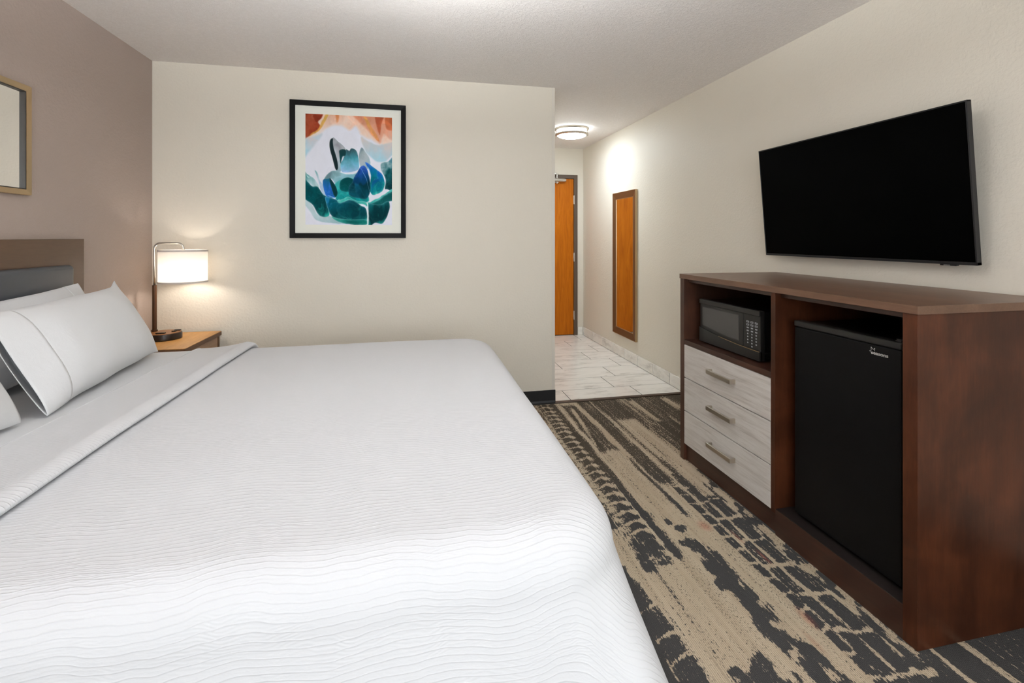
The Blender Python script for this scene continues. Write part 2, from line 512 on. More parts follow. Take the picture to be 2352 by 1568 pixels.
# tile base along the right wall of the hall and the end wall
js = [3.541, 3.749, 4.043, 4.347, 4.649, 4.943, 5.244, 5.543, 5.86]
rects = [(a, b, 0.0, 0.108) for a, b in zip(js[:-1], js[1:])] + [(5.86, YH - 0.008, 0.0, 0.108)]
o = tile_mesh('baseboard_hall', rects, 'X', 0.008, M['marble']); struct(o)
o = tile_mesh('baseboard_end', [(DX1 + FR + 0.002, WR - 0.01, 0.0, 0.108)], 'Y', 0.008, M['marble']); struct(o)
o = MB().box(WR - 0.0065, WR, 3.541, YH, 0, 0.1035).done('trim_3', M['grout']); struct(o)

# ---- carpet: fine mesh with a pile-colour pattern attribute
xs = np.concatenate([np.arange(WL, 0.70, 0.04), np.arange(0.70, 1.72, 0.0065), np.arange(1.72, WR + 0.04, 0.02)])
xs = np.append(xs[xs < WR], WR)
ys = np.concatenate([np.arange(YF, 0.70, 0.03), np.arange(0.70, 3.50, 0.0075)])
ys = np.append(ys[ys < 3.50], 3.50)
X, Y = np.meshgrid(xs, ys, indexing='ij')
wx = (fbm(X * 14, Y * 5, 3) - 0.5) * 0.05
wy = (fbm(X * 14, Y * 6, 5) - 0.5) * 0.08
Xw, Yw = X + wx * 0.55, Y + wy * 0.5
Fd = np.full(X.shape, -0.55)                 # <0 cream, >0 charcoal
def rect(x0, x1, y0, y1, ex=0.012, ey=0.04):
    return np.minimum(np.minimum((Xw - x0) / ex, (x1 - Xw) / ex), np.minimum((Yw - y0) / ey, (y1 - Yw) / ey))
def add(v, lo=-0.6, hi=0.75):
    global Fd
    Fd = np.maximum(Fd, np.clip(v, lo, hi))
def cut(v, lo=-0.75, hi=0.6):
    global Fd
    Fd = np.minimum(Fd, np.clip(-v, lo, hi))
def ell(cx, cy, rx, ry):
    return 1.2 * (1 - np.hypot((Xw - cx) / rx, (Yw - cy) / ry))
lane = vnoise(X * 46, Y * 1.1, 21)           # long threads running away from the camera
bits = fbm(X * 40, Y * 16, 31)
# heavy mid-to-far zone: broad lengthwise dark stripes
far = sstep(2.45, 2.75, Yw + (vnoise(X * 9, Y * 0 + 3, 8) - 0.5) * 0.9)
stripe = fbm(Xw * 11 + 2.3, Y * 0.55, 17, 3)
add(np.where(X > 1.36, (stripe - 0.51) * 4.5 * far + (far - 1) * 0.9, -1))
# lanes measured on the carpet
add(rect(0.895, 1.068, 1.72, 3.60, 0.02, 0.06))                         # tread column
add(rect(1.10, 1.215, 2.66, 3.44, 0.014, 0.05))
add(rect(1.255, 1.345, 2.25, 3.60, 0.014, 0.05))
add(rect(1.222, 1.246, 1.95, 2.56, 0.010, 0.06))
add(rect(1.64, 1.76, 2.70, 3.6, 0.02, 0.10) * 0.6)
add(rect(1.80, 2.2, 2.5, 3.6, 0.02, 0.10) * 0.5)
add(rect(1.38, 1.42, 2.15, 2.75, 0.02, 0.05) * 0.5)
add(rect(1.56, 1.80, 2.50, 3.05, 0.02, 0.10) * 0.5)
cut(rect(1.40, 1.545, 2.52, 3.10, 0.03, 0.06))                          # pale patch before the dresser
cut(rect(1.085, 1.215, 1.98, 2.66, 0.016, 0.06))
cut(rect(1.075, 1.112, 3.10, 3.45, 0.012, 0.05))
for y0 in (2.68,):
    s_ = (Yw - 2.68) / (3.34 - 2.68)
    cx_ = 1.098 + 0.068 * s_
    cut(np.minimum((0.012 * (0.4 + s_) - np.abs(Xw - cx_)) / 0.010, np.minimum((Yw - 2.74) / 0.05, (3.36 - Yw) / 0.05)))
cut(rect(1.655, 1.70, 3.02, 3.45, 0.014, 0.05)); cut(rect(1.93, 2.0, 3.2, 3.45, 0.014, 0.05))
cut(rect(1.222, 1.25, 2.60, 3.45, 0.012, 0.05) + (bits - 0.5) * 2)
# tread: cross-wise cream gaps every 7.7 cm, with a knot where they meet the spine
per = 0.0765
k_ = np.round((Yw - 2.056) / per)
dy = np.abs(Yw + 0.010 * np.sin((X - 0.9) * 60) - (2.056 + k_ * per))
gap = np.where((X > 0.905) & (X < 1.03) & (Y > 1.70), (0.0085 - dy) / 0.011, -1)
cut(gap * 1.2 + (bits - 0.52) * 1.2)
knot = (0.022 - np.hypot((Xw - 1.008) * 1.1, dy * 1.0)) / 0.016
cut(np.where(Y > 1.74, knot + (bits - 0.5) * 1.3, -1))
knot2 = (0.024 - np.hypot((Xw - 0.912) * 0.9, np.abs(dy - 0.5 * per) * 0.8)) / 0.016
cut(np.where(Y > 1.74, knot2 + (bits - 0.5) * 1.3, -1))
# left spill of the tread under the bed's drape
add(np.where(Y > 1.95, ell(0.865, 2.055 + 0.03, 0.0, 0.0) if False else (0.028 - np.hypot(Xw - 0.866, np.abs(dy - 0.03) * 0.8)) / 0.02, -1))
add(rect(0.70, 0.85, 2.2, 3.6, 0.03, 0.1) * 0.3 + (bits - 0.5) * 2)
# tread's tail breaking up
for cx, cy, rx, ry in ((0.92, 1.80, 0.035, 0.05), (0.985, 1.825, 0.03, 0.04), (1.045, 1.90, 0.03, 0.05), (0.90, 1.755, 0.025, 0.03), (0.975, 1.755, 0.03, 0.022), (0.965, 1.705, 0.035, 0.016), (0.905, 1.70, 0.03, 0.03), (1.05, 2.00, 0.03, 0.06)):
    add(ell(cx, cy, rx, ry) + (bits - 0.5) * 0.8)
# charcoal mass at lower left
edge = 0.815 + 0.022 * sstep(1.60, 1.46, Y) + (fbm(Y * 12, X * 0 + 1.0, 41) - 0.5) * 0.035
add(np.where((Y < 1.72) & (X > 0.50), (edge - Xw) / 0.012, -1))
add(np.where(X < 0.69, (fbm(X * 5.0 + 3, Y * 1.6 + 7, 57, 3) - 0.52) * 6, -1))
for cy in (1.50, 1.385, 1.30):
    cut(np.where(np.abs(X - 0.80) < 0.045, (0.006 - np.abs(Yw - cy - 0.35 * (X - 0.8))) / 0.008 + (bits - 0.52) * 1.5, -1))
# chain of charcoal blobs down the middle
for cx, cy, rx, ry in ((1.125, 1.945, 0.016, 0.02), (1.150, 1.895, 0.028, 0.020), (1.135, 1.80, 0.035, 0.028), (1.165, 1.765, 0.035, 0.035), (1.17, 1.70, 0.035, 0.06), (1.145, 1.655, 0.045, 0.05),
                       (1.175, 1.59, 0.040, 0.055), (1.135, 1.555, 0.040, 0.035), (1.17, 1.50, 0.038, 0.045), (1.155, 1.45, 0.035, 0.045), (1.17, 1.40, 0.040, 0.045), (1.135, 1.35, 0.035, 0.04),
                       (1.16, 1.30, 0.036, 0.045), (1.19, 1.24, 0.036, 0.05), (1.16, 1.19, 0.036, 0.05), (1.20, 1.12, 0.04, 0.06),
                       (1.035, 1.245, 0.028, 0.035), (1.00, 1.215, 0.06, 0.028), (1.04, 1.17, 0.05, 0.04), (0.94, 1.235, 0.022, 0.018), (1.00, 1.10, 0.06, 0.05)):
    add(ell(cx, cy, rx * 1.02, ry * 1.05) * 1.5 + (bits - 0.5) * 2.6)
cut(ell(1.06, 1.20, 0.014, 0.022) * 2)
# brick-like rows beside the dresser
def bricks(x0, x1, y0, y1, p, ph, gapw, seed):
    kk = np.floor((Yw - ph) / p)
    fy = (Yw - ph) / p - kk
    d = np.minimum(fy, 1 - fy) * p
    v = np.minimum((d - gapw) / 0.010, np.minimum((Xw - x0) / 0.009, (x1 - Xw) / 0.009))
    v = np.minimum(v, np.minimum((Yw - y0) / 0.02, (y1 - Yw) / 0.02))
    add(v + (bits - 0.5) * 1.1)
bricks(1.300, 1.342, 1.06, 2.24, 0.083, 1.97, 0.006, 1)
bricks(1.348, 1.398, 1.06, 2.05, 0.158, 1.292, 0.007, 2)
bricks(1.408, 1.475, 0.95, 2.10, 0.158, 1.285, 0.008, 3)
bricks(1.360, 1.410, 2.05, 2.35, 0.14, 2.06, 0.007, 4)
add(np.where((X > 1.475) & (X < 1.535) & (Y < 2.3), (bits - 0.50) * 7, -1))
add(np.where(Y < 2.35, (Xw - 1.532) / 0.01, -1))  # dark pile painted in for the shade along the dresser
bricks(1.47, 1.56, 0.70, 1.17, 0.16, 1.11, 0.010, 6)
bricks(1.60, 1.68, 0.70, 1.30, 0.19, 1.10, 0.009, 7)
cut(np.where((Y < 1.30), (0.008 - np.abs(Xw - 1.585)) / 0.008, -1)); cut(np.where(Y < 1.30, (0.010 - np.abs(Xw - 1.70)) / 0.01 + (bits - 0.5), -1))
# cream threads and speckle
Fd = Fd + (lane - 0.5) * 0.55 + (bits - 0.5) * 0.5
Fd = np.where(np.abs(vnoise(X * 70, Y * 0.7, 77) - 0.93) < 0.02, Fd - 0.7, Fd)
warm = sstep(1.9, 2.6, Y)                     # dark pile browner and more speckled toward the hall
pink = np.zeros(X.shape)
for cx, cy, rx, ry, a in ((1.27, 1.885, 0.035, 0.05, 0.7), (1.38, 1.655, 0.008, 0.06, 1.0), (1.30, 1.36, 0.022, 0.06, 0.6), (1.36, 1.79, 0.01, 0.06, 0.6), (1.245, 1.27, 0.015, 0.06, 0.35)):
    pink = np.maximum(pink, a * np.clip(1.3 * (1 - np.hypot((X - cx) / rx, (Y - cy) / ry)), 0, 1))
m = mat('patterned broadloom carpet', (0.3, 0.27, 0.23, 1), 0.95, spec=0.1)
t = NT(m); p = t.pos()
px_, py_, pz_ = t.sep(p)
at = t.new('ShaderNodeAttribute', attribute_name='pile').outputs
sp = t.sep(at['Vector'])
speck = t.noise(t.mapping(p, (170, 70, 1)), 1.0, 3, 0.7)
thread = t.noise(t.mapping(p, (95, 1.6, 1)), 1.0, 2, 0.6)
jit = t.math('ADD', t.math('MULTIPLY', t.math('SUBTRACT', speck, 0.5), t.math('ADD', 2.6, t.math('MULTIPLY', sp[1], 2.2))), t.math('MULTIPLY', t.math('SUBTRACT', thread, 0.5), 2.0))
lanes = t.maprange(t.noise(t.mapping(p, (42, 0.9, 1)), 1.0, 3, 0.6), 0.42, 0.62, 0.0, 1.0, True)
dots = t.maprange(t.noise(t.mapping(p, (260, 120, 1)), 1.0, 1, 0.5), 0.58, 0.66, 0.0, 1.0, True)
hair = t.maprange(t.noise(t.mapping(p, (150, 1.3, 1)), 1.0, 2, 0.6), 0.66, 0.70, 0.0, 0.8, True)
fld = t.math('ADD', sp[0], jit)
dark = t.maprange(fld, -0.08, 0.10, 0.0, 1.0, True)
rib = t.math('SINE', t.math('MULTIPLY', px_, 2 * math.pi / 0.0062))
knit = t.math('SINE', t.math('MULTIPLY', t.math('ADD', py_, t.math('MULTIPLY', px_, 0.4)), 2 * math.pi / 0.0075))
fib = t.noise(p, 420, 2, 0.6)
creamA = t.mix(t.noise(t.mapping(p, (28, 1.2, 1)), 1.0, 3, 0.6), (0.38, 0.285, 0.19, 1), (0.62, 0.53, 0.405, 1))
cream = t.mix(t.maprange(rib, -1, -0.3, 0.45, 0.0, True), creamA, (0.20, 0.14, 0.085, 1))
cream = t.mix(t.math('MULTIPLY', sp[2], 0.85), cream, (0.42, 0.17, 0.11, 1))
darkc = t.mix(sp[1], (0.046, 0.045, 0.046, 1), (0.066, 0.050, 0.033, 1))
darkc = t.mix(t.maprange(fib, 0.4, 0.75, 0.0, 0.6), darkc, (0.115, 0.108, 0.10, 1))
darkc = t.mix(t.math('MULTIPLY', sp[2], 0.5), darkc, (0.30, 0.07, 0.05, 1))
cream = t.mix(t.math('MULTIPLY', t.math('MAXIMUM', t.math('MULTIPLY', dots, lanes), hair), 0.85), cream, (0.075, 0.062, 0.05, 1))
t.color(t.mix(dark, cream, darkc))
hh = t.math('ADD', t.math('MULTIPLY', rib, 0.5), t.math('ADD', t.math('MULTIPLY', knit, 0.25), t.math('MULTIPLY', fib, 1.5)))
t.bump(hh, 0.5, 0.002)
M['carpet'] = m
V = np.stack([X.ravel(), Y.ravel(), np.zeros(X.size)], 1)
fl = grid_mesh('floor', V, len(xs), len(ys), m, None, None, False)
fl.data.flip_normals() if fl.data.polygons[0].normal.z < 0 else None
A = fl.data.attributes.new('pile', 'FLOAT_VECTOR', 'POINT')
A.data.foreach_set('vector', np.stack([Fd.ravel(), warm.ravel(), pink.ravel()], 1).astype(np.float32).ravel())
struct(fl)
o = MB().box(WL, WR, YF - 0.14, 3.52, -0.08, -0.004).done('floor_slab', M['grout']); struct(o)

o = MB().box(DX0 - 0.012, DX1 + 0.012, YH + 0.10, YH + 0.12, 0, DZ + 0.012).done('door_light_stop', M['doorframe']); struct(o)  # added unseen panel filling the doorway to block sky light
o = MB().box(DX0 - 0.011, DX1 + 0.011, YH + 0.002, YH + 0.099, -0.001, 0.006).done('sill_light_stop', M['strip']); struct(o)  # added strip that stops light leaking under the door
# ================================================================== ENTRY DOOR
d = MB().box(DX0 + 0.002, DX1 - 0.002, YH + 0.006, YH + 0.046, 0.008, DZ - 0.002, 0.001).done('door_1', M['door']); struct(d)
fr = MB()
for (x0, x1) in ((DX0 - FR, DX0), (DX1, DX1 + FR)):
    fr.box(x0, x1, YH - 0.014, YH + 0.02, 0, DZ + FR, 0.002)
fr.box(DX0, DX1, YH - 0.014, YH + 0.02, DZ, DZ + FR, 0.002)
fr.done('door_frame', M['doorframe'], d)
for zc in (1.77, 1.02, 0.26):
    MB().cyl((DX1 + 0.002, YH - 0.008, zc), 0.007, 0.115, 'Z', 14).box(DX1 - 0.006, DX1 + 0.008, YH - 0.003, YH + 0.007, zc - 0.055, zc + 0.055, 0.001).done('hinge', M['steel'], d, 'angle')
cl = MB()
zc = 2.018
cl.cyl((DX1 - 0.30, YH - 0.045, zc), 0.024, 0.32, 'X', 24, bevel=0.003)
cl.cyl((DX1 - 0.135, YH - 0.045, zc), 0.019, 0.02, 'X', 24)
cl.box(DX1 - 0.27, DX1 - 0.215, YH - 0.03, YH + 0.006, zc - 0.032, zc + 0.032, 0.002)
cl.cyl((DX1 - 0.243, YH - 0.045, zc + 0.035), 0.010, 0.11, 'Z', 16)
cl.cyl((DX1 - 0.243, YH - 0.045, zc - 0.034), 0.008, 0.02, 'Z', 12)
cl.tube([(DX1 - 0.243, YH - 0.045, zc + 0.082), (DX1 - 0.33, YH - 0.06, zc + 0.06), (DX1 - 0.44, YH - 0.03, zc + 0.055)], 0.008, 10)
cl.box(DX1 - 0.275, DX1 - 0.225, YH - 0.055, YH - 0.012, zc + 0.07, zc + 0.086, 0.002)
cl.done('door_closer', M['steel'], d, 'angle')
MB().cyl((DX0 + 0.07, YH - 0.006, 1.0), 0.028, 0.022, 'Y', 24).tube([(DX0 + 0.07, YH - 0.01, 1.0), (DX0 + 0.07, YH - 0.055, 1.0), (DX0 + 0.09, YH - 0.06, 1.0), (DX0 + 0.18, YH - 0.06, 1.0)], 0.009, 12).done('door_handle', M['steel'], d, 'angle')

# ================================================================== CEILING LIGHT IN THE HALL
CLX, CLY = 1.665, 4.83
CR = 0.168
cl = thing('ceiling_light', 'round flush ceiling light with two nickel rings glowing in the entry hall', 'ceiling light', (CLX, CLY, H))
MB().lathe([(0, 0), (CR + 0.012, 0), (CR + 0.012, -0.010), (CR + 0.004, -0.020), (CR - 0.012, -0.022), (0, -0.022)], (CLX, CLY, H), 64).done('base_pan', M['nickel'], cl, 'angle')
m = mat('lit opal diffuser', (0.9, 0.9, 0.88, 1), 0.5)
b = m.node_tree.nodes['Principled BSDF']
b.inputs['Emission Color'].default_value = (0.80, 0.91, 1.0, 1); b.inputs['Emission Strength'].default_value = 40.0
M['opal'] = m
MB().lathe([(CR - 0.008, -0.066), (CR - 0.016, -0.074), (0.12, -0.088), (0.07, -0.094), (0, -0.096)], (CLX, CLY, H), 64).done('diffuser', m, cl, True)
m = mat('lit opal side glass', (0.9, 0.9, 0.88, 1), 0.5)
b = m.node_tree.nodes['Principled BSDF']
b.inputs['Emission Color'].default_value = (0.9, 0.96, 1.0, 1); b.inputs['Emission Strength'].default_value = 7.0
MB().lathe([(CR - 0.010, -0.020), (CR - 0.008, -0.064)], (CLX, CLY, H), 64).done('side_glass', m, cl, True)
MB().lathe([(CR - 0.006, -0.056), (CR + 0.008, -0.056), (CR + 0.008, -0.070), (CR - 0.014, -0.076), (CR - 0.018, -0.070), (CR - 0.006, -0.056)], (CLX, CLY, H), 64).done('ring', M['nickel'], cl, 'angle')
for k in range(3):
    a = 0.35 + k * 2.094
    MB().cyl((CLX + (CR + 0.001) * math.cos(a), CLY + (CR + 0.001) * math.sin(a), H - 0.041), 0.003, 0.042, 'Z', 10).done('post', M['nickel'], cl, True)

# ================================================================== HALL MIRROR
my0, my1, mz0, mz1 = 4.370, 4.914, 0.238, 1.760
hm = thing('wall_mirror', 'tall narrow bronze framed mirror on the entry hall wall', 'mirror', (WR, (my0 + my1) / 2, mz0))
MB().frame('X', WR, WR - 0.026, my0, my1, mz0, mz1, 0.066, 0.002, 0.45).done('frame', M['bronze_frame'], hm)
MB().frame('X', WR - 0.0005, WR - 0.0245, my0 - 0.003, my1 + 0.003, mz0 - 0.003, mz1 + 0.003, 0.004, 0.0005).done('outer_edge', M['gold_frame'], hm)
MB().frame('X', WR - 0.004, WR - 0.016, my0 + 0.0655, my1 - 0.0655, mz0 + 0.0655, mz1 - 0.0655, 0.005, 0.0).done('inner_lip', M['gold_frame'], hm)
MB().box(WR - 0.012, WR - 0.004, my0 + 0.064, my1 - 0.064, mz0 + 0.064, mz1 - 0.064).done('glass', M['mirror'], hm)

# ================================================================== DRESSER
dr = thing('dresser', 'dark walnut dresser with three pale drawers and open appliance bays under the television', 'dresser', (1.85, 1.84, 0))
XF, XB, Y0, Y1, ZT, ZU = 1.530, 2.178, 1.178, 2.507, 1.070, 1.043
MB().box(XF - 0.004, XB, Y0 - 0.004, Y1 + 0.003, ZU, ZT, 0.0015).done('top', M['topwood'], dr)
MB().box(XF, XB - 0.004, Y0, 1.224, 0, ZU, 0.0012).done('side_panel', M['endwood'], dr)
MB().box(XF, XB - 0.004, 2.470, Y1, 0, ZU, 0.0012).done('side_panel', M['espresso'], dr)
MB().box(XF, XB - 0.03, 1.768, 1.792, 0.09, ZU, 0.001).done('divider', M['endwood'], dr)
MB().box(XB - 0.016, XB - 0.006, 1.224, 2.470, 0.08, ZU).done('back_panel', M['inner_dark'], dr)
MB().box(XF + 0.016, XF + 0.036, 1.225, 2.469, 0.0, 0.095, 0.001).done('kick_plate', M['espresso_h'], dr)
MB().box(XF + 0.003, XB - 0.02, 1.225, 1.767, 0.095, 0.112, 0.001).done('bay_floor', M['inner_dark'], dr)
MB().box(XF + 0.0012, XF + 0.0032, 1.2245, 1.7675, 0.0, 0.110).done('bay_plinth', M['espresso_h'], dr)
MB().box(XF + 0.02, XB - 0.02, 1.793, 2.469, 0.668, 0.694, 0.001).box(XF + 0.001, XF + 0.021, 1.793, 2.469, 0.668, 0.694, 0.001).done('shelf', M['espresso_h'], dr)
MB().box(XF + 0.03, XF + 0.05, 1.225, 1.767, 1.022, ZU, 0.001).box(XF + 0.03, XF + 0.05, 1.793, 2.469, 1.022, ZU, 0.001).done('top_rail', M['espresso_h'], dr)
for z0, z1 in ((0.4795, 0.6655), (0.2895, 0.4748), (0.0975, 0.2848)):
    dw = MB().box(XF + 0.001, XF + 0.019, 1.7945, 2.4675, z0, z1, 0.0012).box(XF + 0.019, XF + 0.45, 1.83, 2.44, z0 + 0.02, z1 - 0.03).done('drawer', M['ash'], dr)
    zc = z0 + 0.102; ya, yb = 2.025, 2.218
    hb = MB()
    hb.box(XF - 0.031, XF - 0.022, ya, yb, zc - 0.011, zc + 0.011, 0.0015)
    hb.box(XF - 0.024, XF + 0.001, ya, ya + 0.011, zc - 0.011, zc + 0.011, 0.001)
    hb.box(XF - 0.024, XF + 0.001, yb - 0.011, yb, zc - 0.011, zc + 0.011, 0.001)
    hb.done('handle', M['nickel'], dw)

for zg in (0.4771, 0.2871):  # dark strips put in for the shade between the drawers
    MB().box(XF + 0.0195, XF + 0.026, 1.793, 2.469, zg - 0.012, zg + 0.012).done('drawer_rail', M['inner_dark'], dr)

# ================================================================== MICROWAVE
mx, my_0, my_1, mz_0, mz_1 = 1.592, 1.930, 2.405, 0.694, 0.936
mw = thing('microwave', 'black countertop microwave with keypad in the dresser\'s upper left bay', 'microwave', (mx + 0.18, (my_0 + my_1) / 2, mz_0))
MB().box(mx + 0.022, mx + 0.36, my_0 + 0.004, my_1 - 0.004, mz_0 + 0.010, mz_1 - 0.004, 0.004).done('body', M['black_gloss'], mw)
for fx in (mx + 0.05, mx + 0.32):
    for fy in (my_0 + 0.04, my_1 - 0.04):
        MB().cyl((fx, fy, mz_0 + 0.006), 0.014, 0.012, 'Z', 16).done('foot', M['black_plastic'], mw, 'angle')
MB().box(mx, mx + 0.024, my_0 + 0.118, my_1, mz_0 + 0.008, mz_1, 0.003).done('door', M['charcoal'], mw)
mdoor = COL.objects['door'] if 'door' in COL.objects else None
# top lip and curved bottom band standing proud of the door
MB().box(mx - 0.006, mx + 0.01, my_0, my_1 + 0.001, mz_1 - 0.026, mz_1 + 0.001, 0.003).done('top_lip', M['charcoal'], mw)
yc = np.linspace(my_0, my_1 + 0.001, 26)
def curve_z(y):
    s = (y - my_0) / (my_1 - my_0)          # 0 near keypad end, 1 at the hall end
    return mz_0 + 0.052 + 0.034 * s ** 2.2
poly = [(my_0, mz_0 + 0.007), (my_1 + 0.001, mz_0 + 0.007)] + [(y, curve_z(y)) for y in yc[::-1]]
MB().prism(poly, 'X', mx - 0.006, mx + 0.01, 0.0012).done('bottom_band', M['charcoal'], mw)
MB().tube([(mx - 0.0062, y, curve_z(y) - 0.0005) for y in yc[:17]], 0.0016, 8).done('trim_line', M['gold_line'], mw, True)
# window: top straight, bottom follows the curve
gy0, gy1 = my_0 + 0.150, my_1 - 0.022
ygs = np.linspace(gy0, gy1, 18)
poly = [(gy1, mz_1 - 0.042), (gy0, mz_1 - 0.042)] + [(y, curve_z(y) + 0.018) for y in ygs]
MB().prism(poly, 'X', mx - 0.0012, mx + 0.004, 0.0008).done('window', M['micro_glass'], mw)
MB().box(mx, mx + 0.024, my_0, my_0 + 0.1165, mz_0 + 0.008, mz_1, 0.003).done('control_panel', M['charcoal'], mw)
kp = MB()
for r in range(9):
    for c in range(3):
        if r == 8 and c != 1: continue
        yk = my_0 + 0.028 + c * 0.029
        zk = mz_1 - 0.062 - r * 0.0145
        wk, hk = (0.009, 0.0042) if r < 4 else (0.0052, 0.0042)
        if r < 2:
            kp.frame('X', mx + 0.001, mx - 0.0008, yk - wk, yk + wk, zk - hk, zk + hk, 0.0026, 0)
        else:
            kp.box(mx - 0.0008, mx + 0.001, yk - wk * 0.8, yk + wk * 0.8, zk - hk * 0.75, zk + hk * 0.75, 0.0004)
kp.done('keypad', M['key'], mw)

# ================================================================== MINI FRIDGE
fx, fy0, fy1, fz0, fz1 = 1.568, 1.264, 1.712, 0.112, 0.934
fg = thing('mini_fridge', 'black mini fridge standing in the dresser\'s right bay', 'fridge', (fx + 0.25, (fy0 + fy1) / 2, fz0))
MB().box(fx + 0.052, fx + 0.50, fy0 + 0.004, fy1 - 0.004, fz0 + 0.018, fz1 - 0.006, 0.006).done('body', M['fridge'], fg)
MB().box(fx + 0.008, fx + 0.046, fy0, fy1, fz0 + 0.014, fz1 - 0.026, 0.006, 3).box(fx + 0.046, fx + 0.0525, fy0 + 0.012, fy1 - 0.012, fz0 + 0.03, fz1 - 0.02).done('door', M['fridge'], fg)
MB().box(fx + 0.006, fx + 0.048, fy0 - 0.001, fy1 + 0.001, fz1 - 0.0245, fz1, 0.005, 3).done('door_cap', M['charcoal'], fg)
MB().cyl((fx + 0.03, fy0 + 0.02, fz1 + 0.004), 0.011, 0.010, 'Z', 16).box(fx + 0.02, fx + 0.075, fy0 + 0.01, fy0 + 0.03, fz1 - 0.001, fz1 + 0.004, 0.001).done('hinge', M['black_plastic'], fg, 'angle')
for ax in (fx + 0.08, fx + 0.46):
    for ay in (fy0 + 0.05, fy1 - 0.05):
        MB().cyl((ax, ay, fz0 + 0.010), 0.018, 0.020, 'Z', 16).done('foot', M['black_plastic'], fg, 'angle')

def text_mesh(name, body, size, material, parent, Mx, bold=0.0):
    cu = bpy.data.curves.new(name, 'FONT')
    cu.body = body; cu.size = size; cu.extrude = 0.0003; cu.offset = bold
    ob = bpy.data.objects.new(name, cu)
    me = bpy.data.meshes.new_from_object(ob)
    bpy.data.objects.remove(ob); bpy.data.curves.remove(cu)
    me.transform(Matrix.Translation(-root_loc(parent)) @ Mx)
    return link(name, me, material, parent)
# lettering faces -x: local x -> world -y, local y -> world z
LF = Matrix(((0, 0, -1, 0), (-1, 0, 0, 0), (0, 1, 0, 0), (0, 0, 0, 1)))
lx = fx + 0.0074
ly, lz = 1.3735, 0.8745                        # left end of the lettering, baseline
text_mesh('lettering', 'seasons', 0.0165, M['logo'], fg, Matrix.Translation((lx, ly - 0.004, lz)) @ LF @ Matrix.Diagonal((1.2, 1, 1, 1)), 0.0003)
def px_logo(u, v):                            # emblem outline, measured on the door in millimetres
    return (lx, ly - u, lz + v)
star = [(0.0042, 0.0185), (0.0122, 0.0125), (0.0190, 0.0180)]
mbk = MB()
def seg(a, b, r=0.0006): mbk.tube([px_logo(*a), px_logo(*b)], r, 6)
seg((0.0040, 0.0240), (0.0120, 0.0165)); seg((0.0120, 0.0165), (0.0180, 0.0222)); seg((0.0180, 0.0222), (0.0172, 0.0120))
seg((0.0040, 0.0240), (0.0046, 0.0118)); seg((0.0046, 0.0118), (-0.0020, 0.0092)); seg((-0.0020, 0.0092), (0.0085, 0.0012))
seg((0.0085, 0.0012), (0.0130, 0.0052)); seg((0.0118, 0.0050), (0.0165, 0.0005))
mbk.done('emblem', M['logo'], fg, True)

# ================================================================== TELEVISION
TY0, TY1 = 1.417, 2.533
A_ = Vector((2.128, 0, 1.173)); B_ = Vector((2.074, 0, 1.809))
zax = (B_ - A_).normalized(); hgt = (B_ - A_).length
xax = Vector((zax.z, 0, -zax.x))              # away from the viewer, to the wall
tv = thing('television', 'black flat screen television tilted forward on the wall above the dresser', 'television', (WR, (TY0 + TY1) / 2, 1.2))
def TVM():
    return Matrix(((xax.x, 0, zax.x, A_.x), (0, 1, 0, 0), (xax.z, 0, zax.z, A_.z), (0, 0, 0, 1)))
def tvpart(name, fn, material, smooth=False):
    k = MB(); fn(k)
    bmesh.ops.transform(k.bm, matrix=TVM(), verts=k.bm.verts[:])
    return k.done(name, material, tv, smooth)
tvpart('bezel', lambda k: k.box(0.0, 0.022, TY0, TY0 + 0.006, 0, hgt, 0.001).box(0.0, 0.022, TY1 - 0.006, TY1, 0, hgt, 0.001).box(0.0, 0.022, TY0, TY1, 0, 0.012, 0.001).box(0.0, 0.022, TY0, TY1, hgt - 0.006, hgt, 0.001), M['bezel'])
tvpart('screen', lambda k: k.box(0.0015, 0.010, TY0 + 0.005, TY1 - 0.005, 0.0115, hgt - 0.005), M['screen'])
tvpart('housing', lambda k: k.box(0.008, 0.030, TY0 + 0.006, TY1 - 0.006, 0.005, hgt - 0.006, 0.003), M['black_plastic'])
tvpart('sensor_tab', lambda k: k.box(0.002, 0.018, TY0 + 0.075, TY0 + 0.135, -0.006, 0.001, 0.001), M['black_plastic'])
LT = TVM() @ Matrix.Translation((0.0018, TY0 + 0.121, -0.0050)) @ LF
text_mesh('lettering', 'SAMSUNG', 0.0052, M['logo'], tv, LT)
k = MB(); k.box(WR - 0.022, WR - 0.002, 1.80, 2.15, 1.38, 1.60, 0.002)
k.box(2.140, WR - 0.015, 1.86, 1.89, 1.42, 1.56, 0.002); k.box(2.140, WR - 0.015, 2.06, 2.09, 1.42, 1.56, 0.002)
k.done('wall_mount', M['black_plastic'], tv)

# ================================================================== FRAMED ART ON THE BACK WALL
ax0, ax1, az0, az1 = -0.830, -0.049, 1.277, 2.232
ar = thing('framed_art', 'black framed abstract print of teal and rust petals on the cream wall', 'picture', ((ax0 + ax1) / 2, YB, az0))
MB().frame('Y', YB, YB - 0.028, ax0, ax1, az0, az1, 0.034, 0.0015, 0.15).done('frame', M['black_frame'], ar)
MB().box(ax0 + 0.03, ax1 - 0.03, YB - 0.0125, YB - 0.006, az0 + 0.03, az1 - 0.03).done('mat_board', M['matboard'], ar)
px0, px1, pz0, pz1 = -0.730, -0.146, 1.370, 2.142
NU, NV = 236, 312
U, W = np.meshgrid(np.linspace(0, 1, NU), np.linspace(0, 1, NV), indexing='ij')   # W: 0 at the top
img = np.zeros((NU, NV, 3)); img[:] = np.array([0.905, 0.915, 0.955])
wu = (fbm(U * 6, W * 6, 61) - 0.5); wv = (fbm(U * 6, W * 6, 67) - 0.5)
Uw = U + wu * 0.035; Ww = W + wv * 0.035
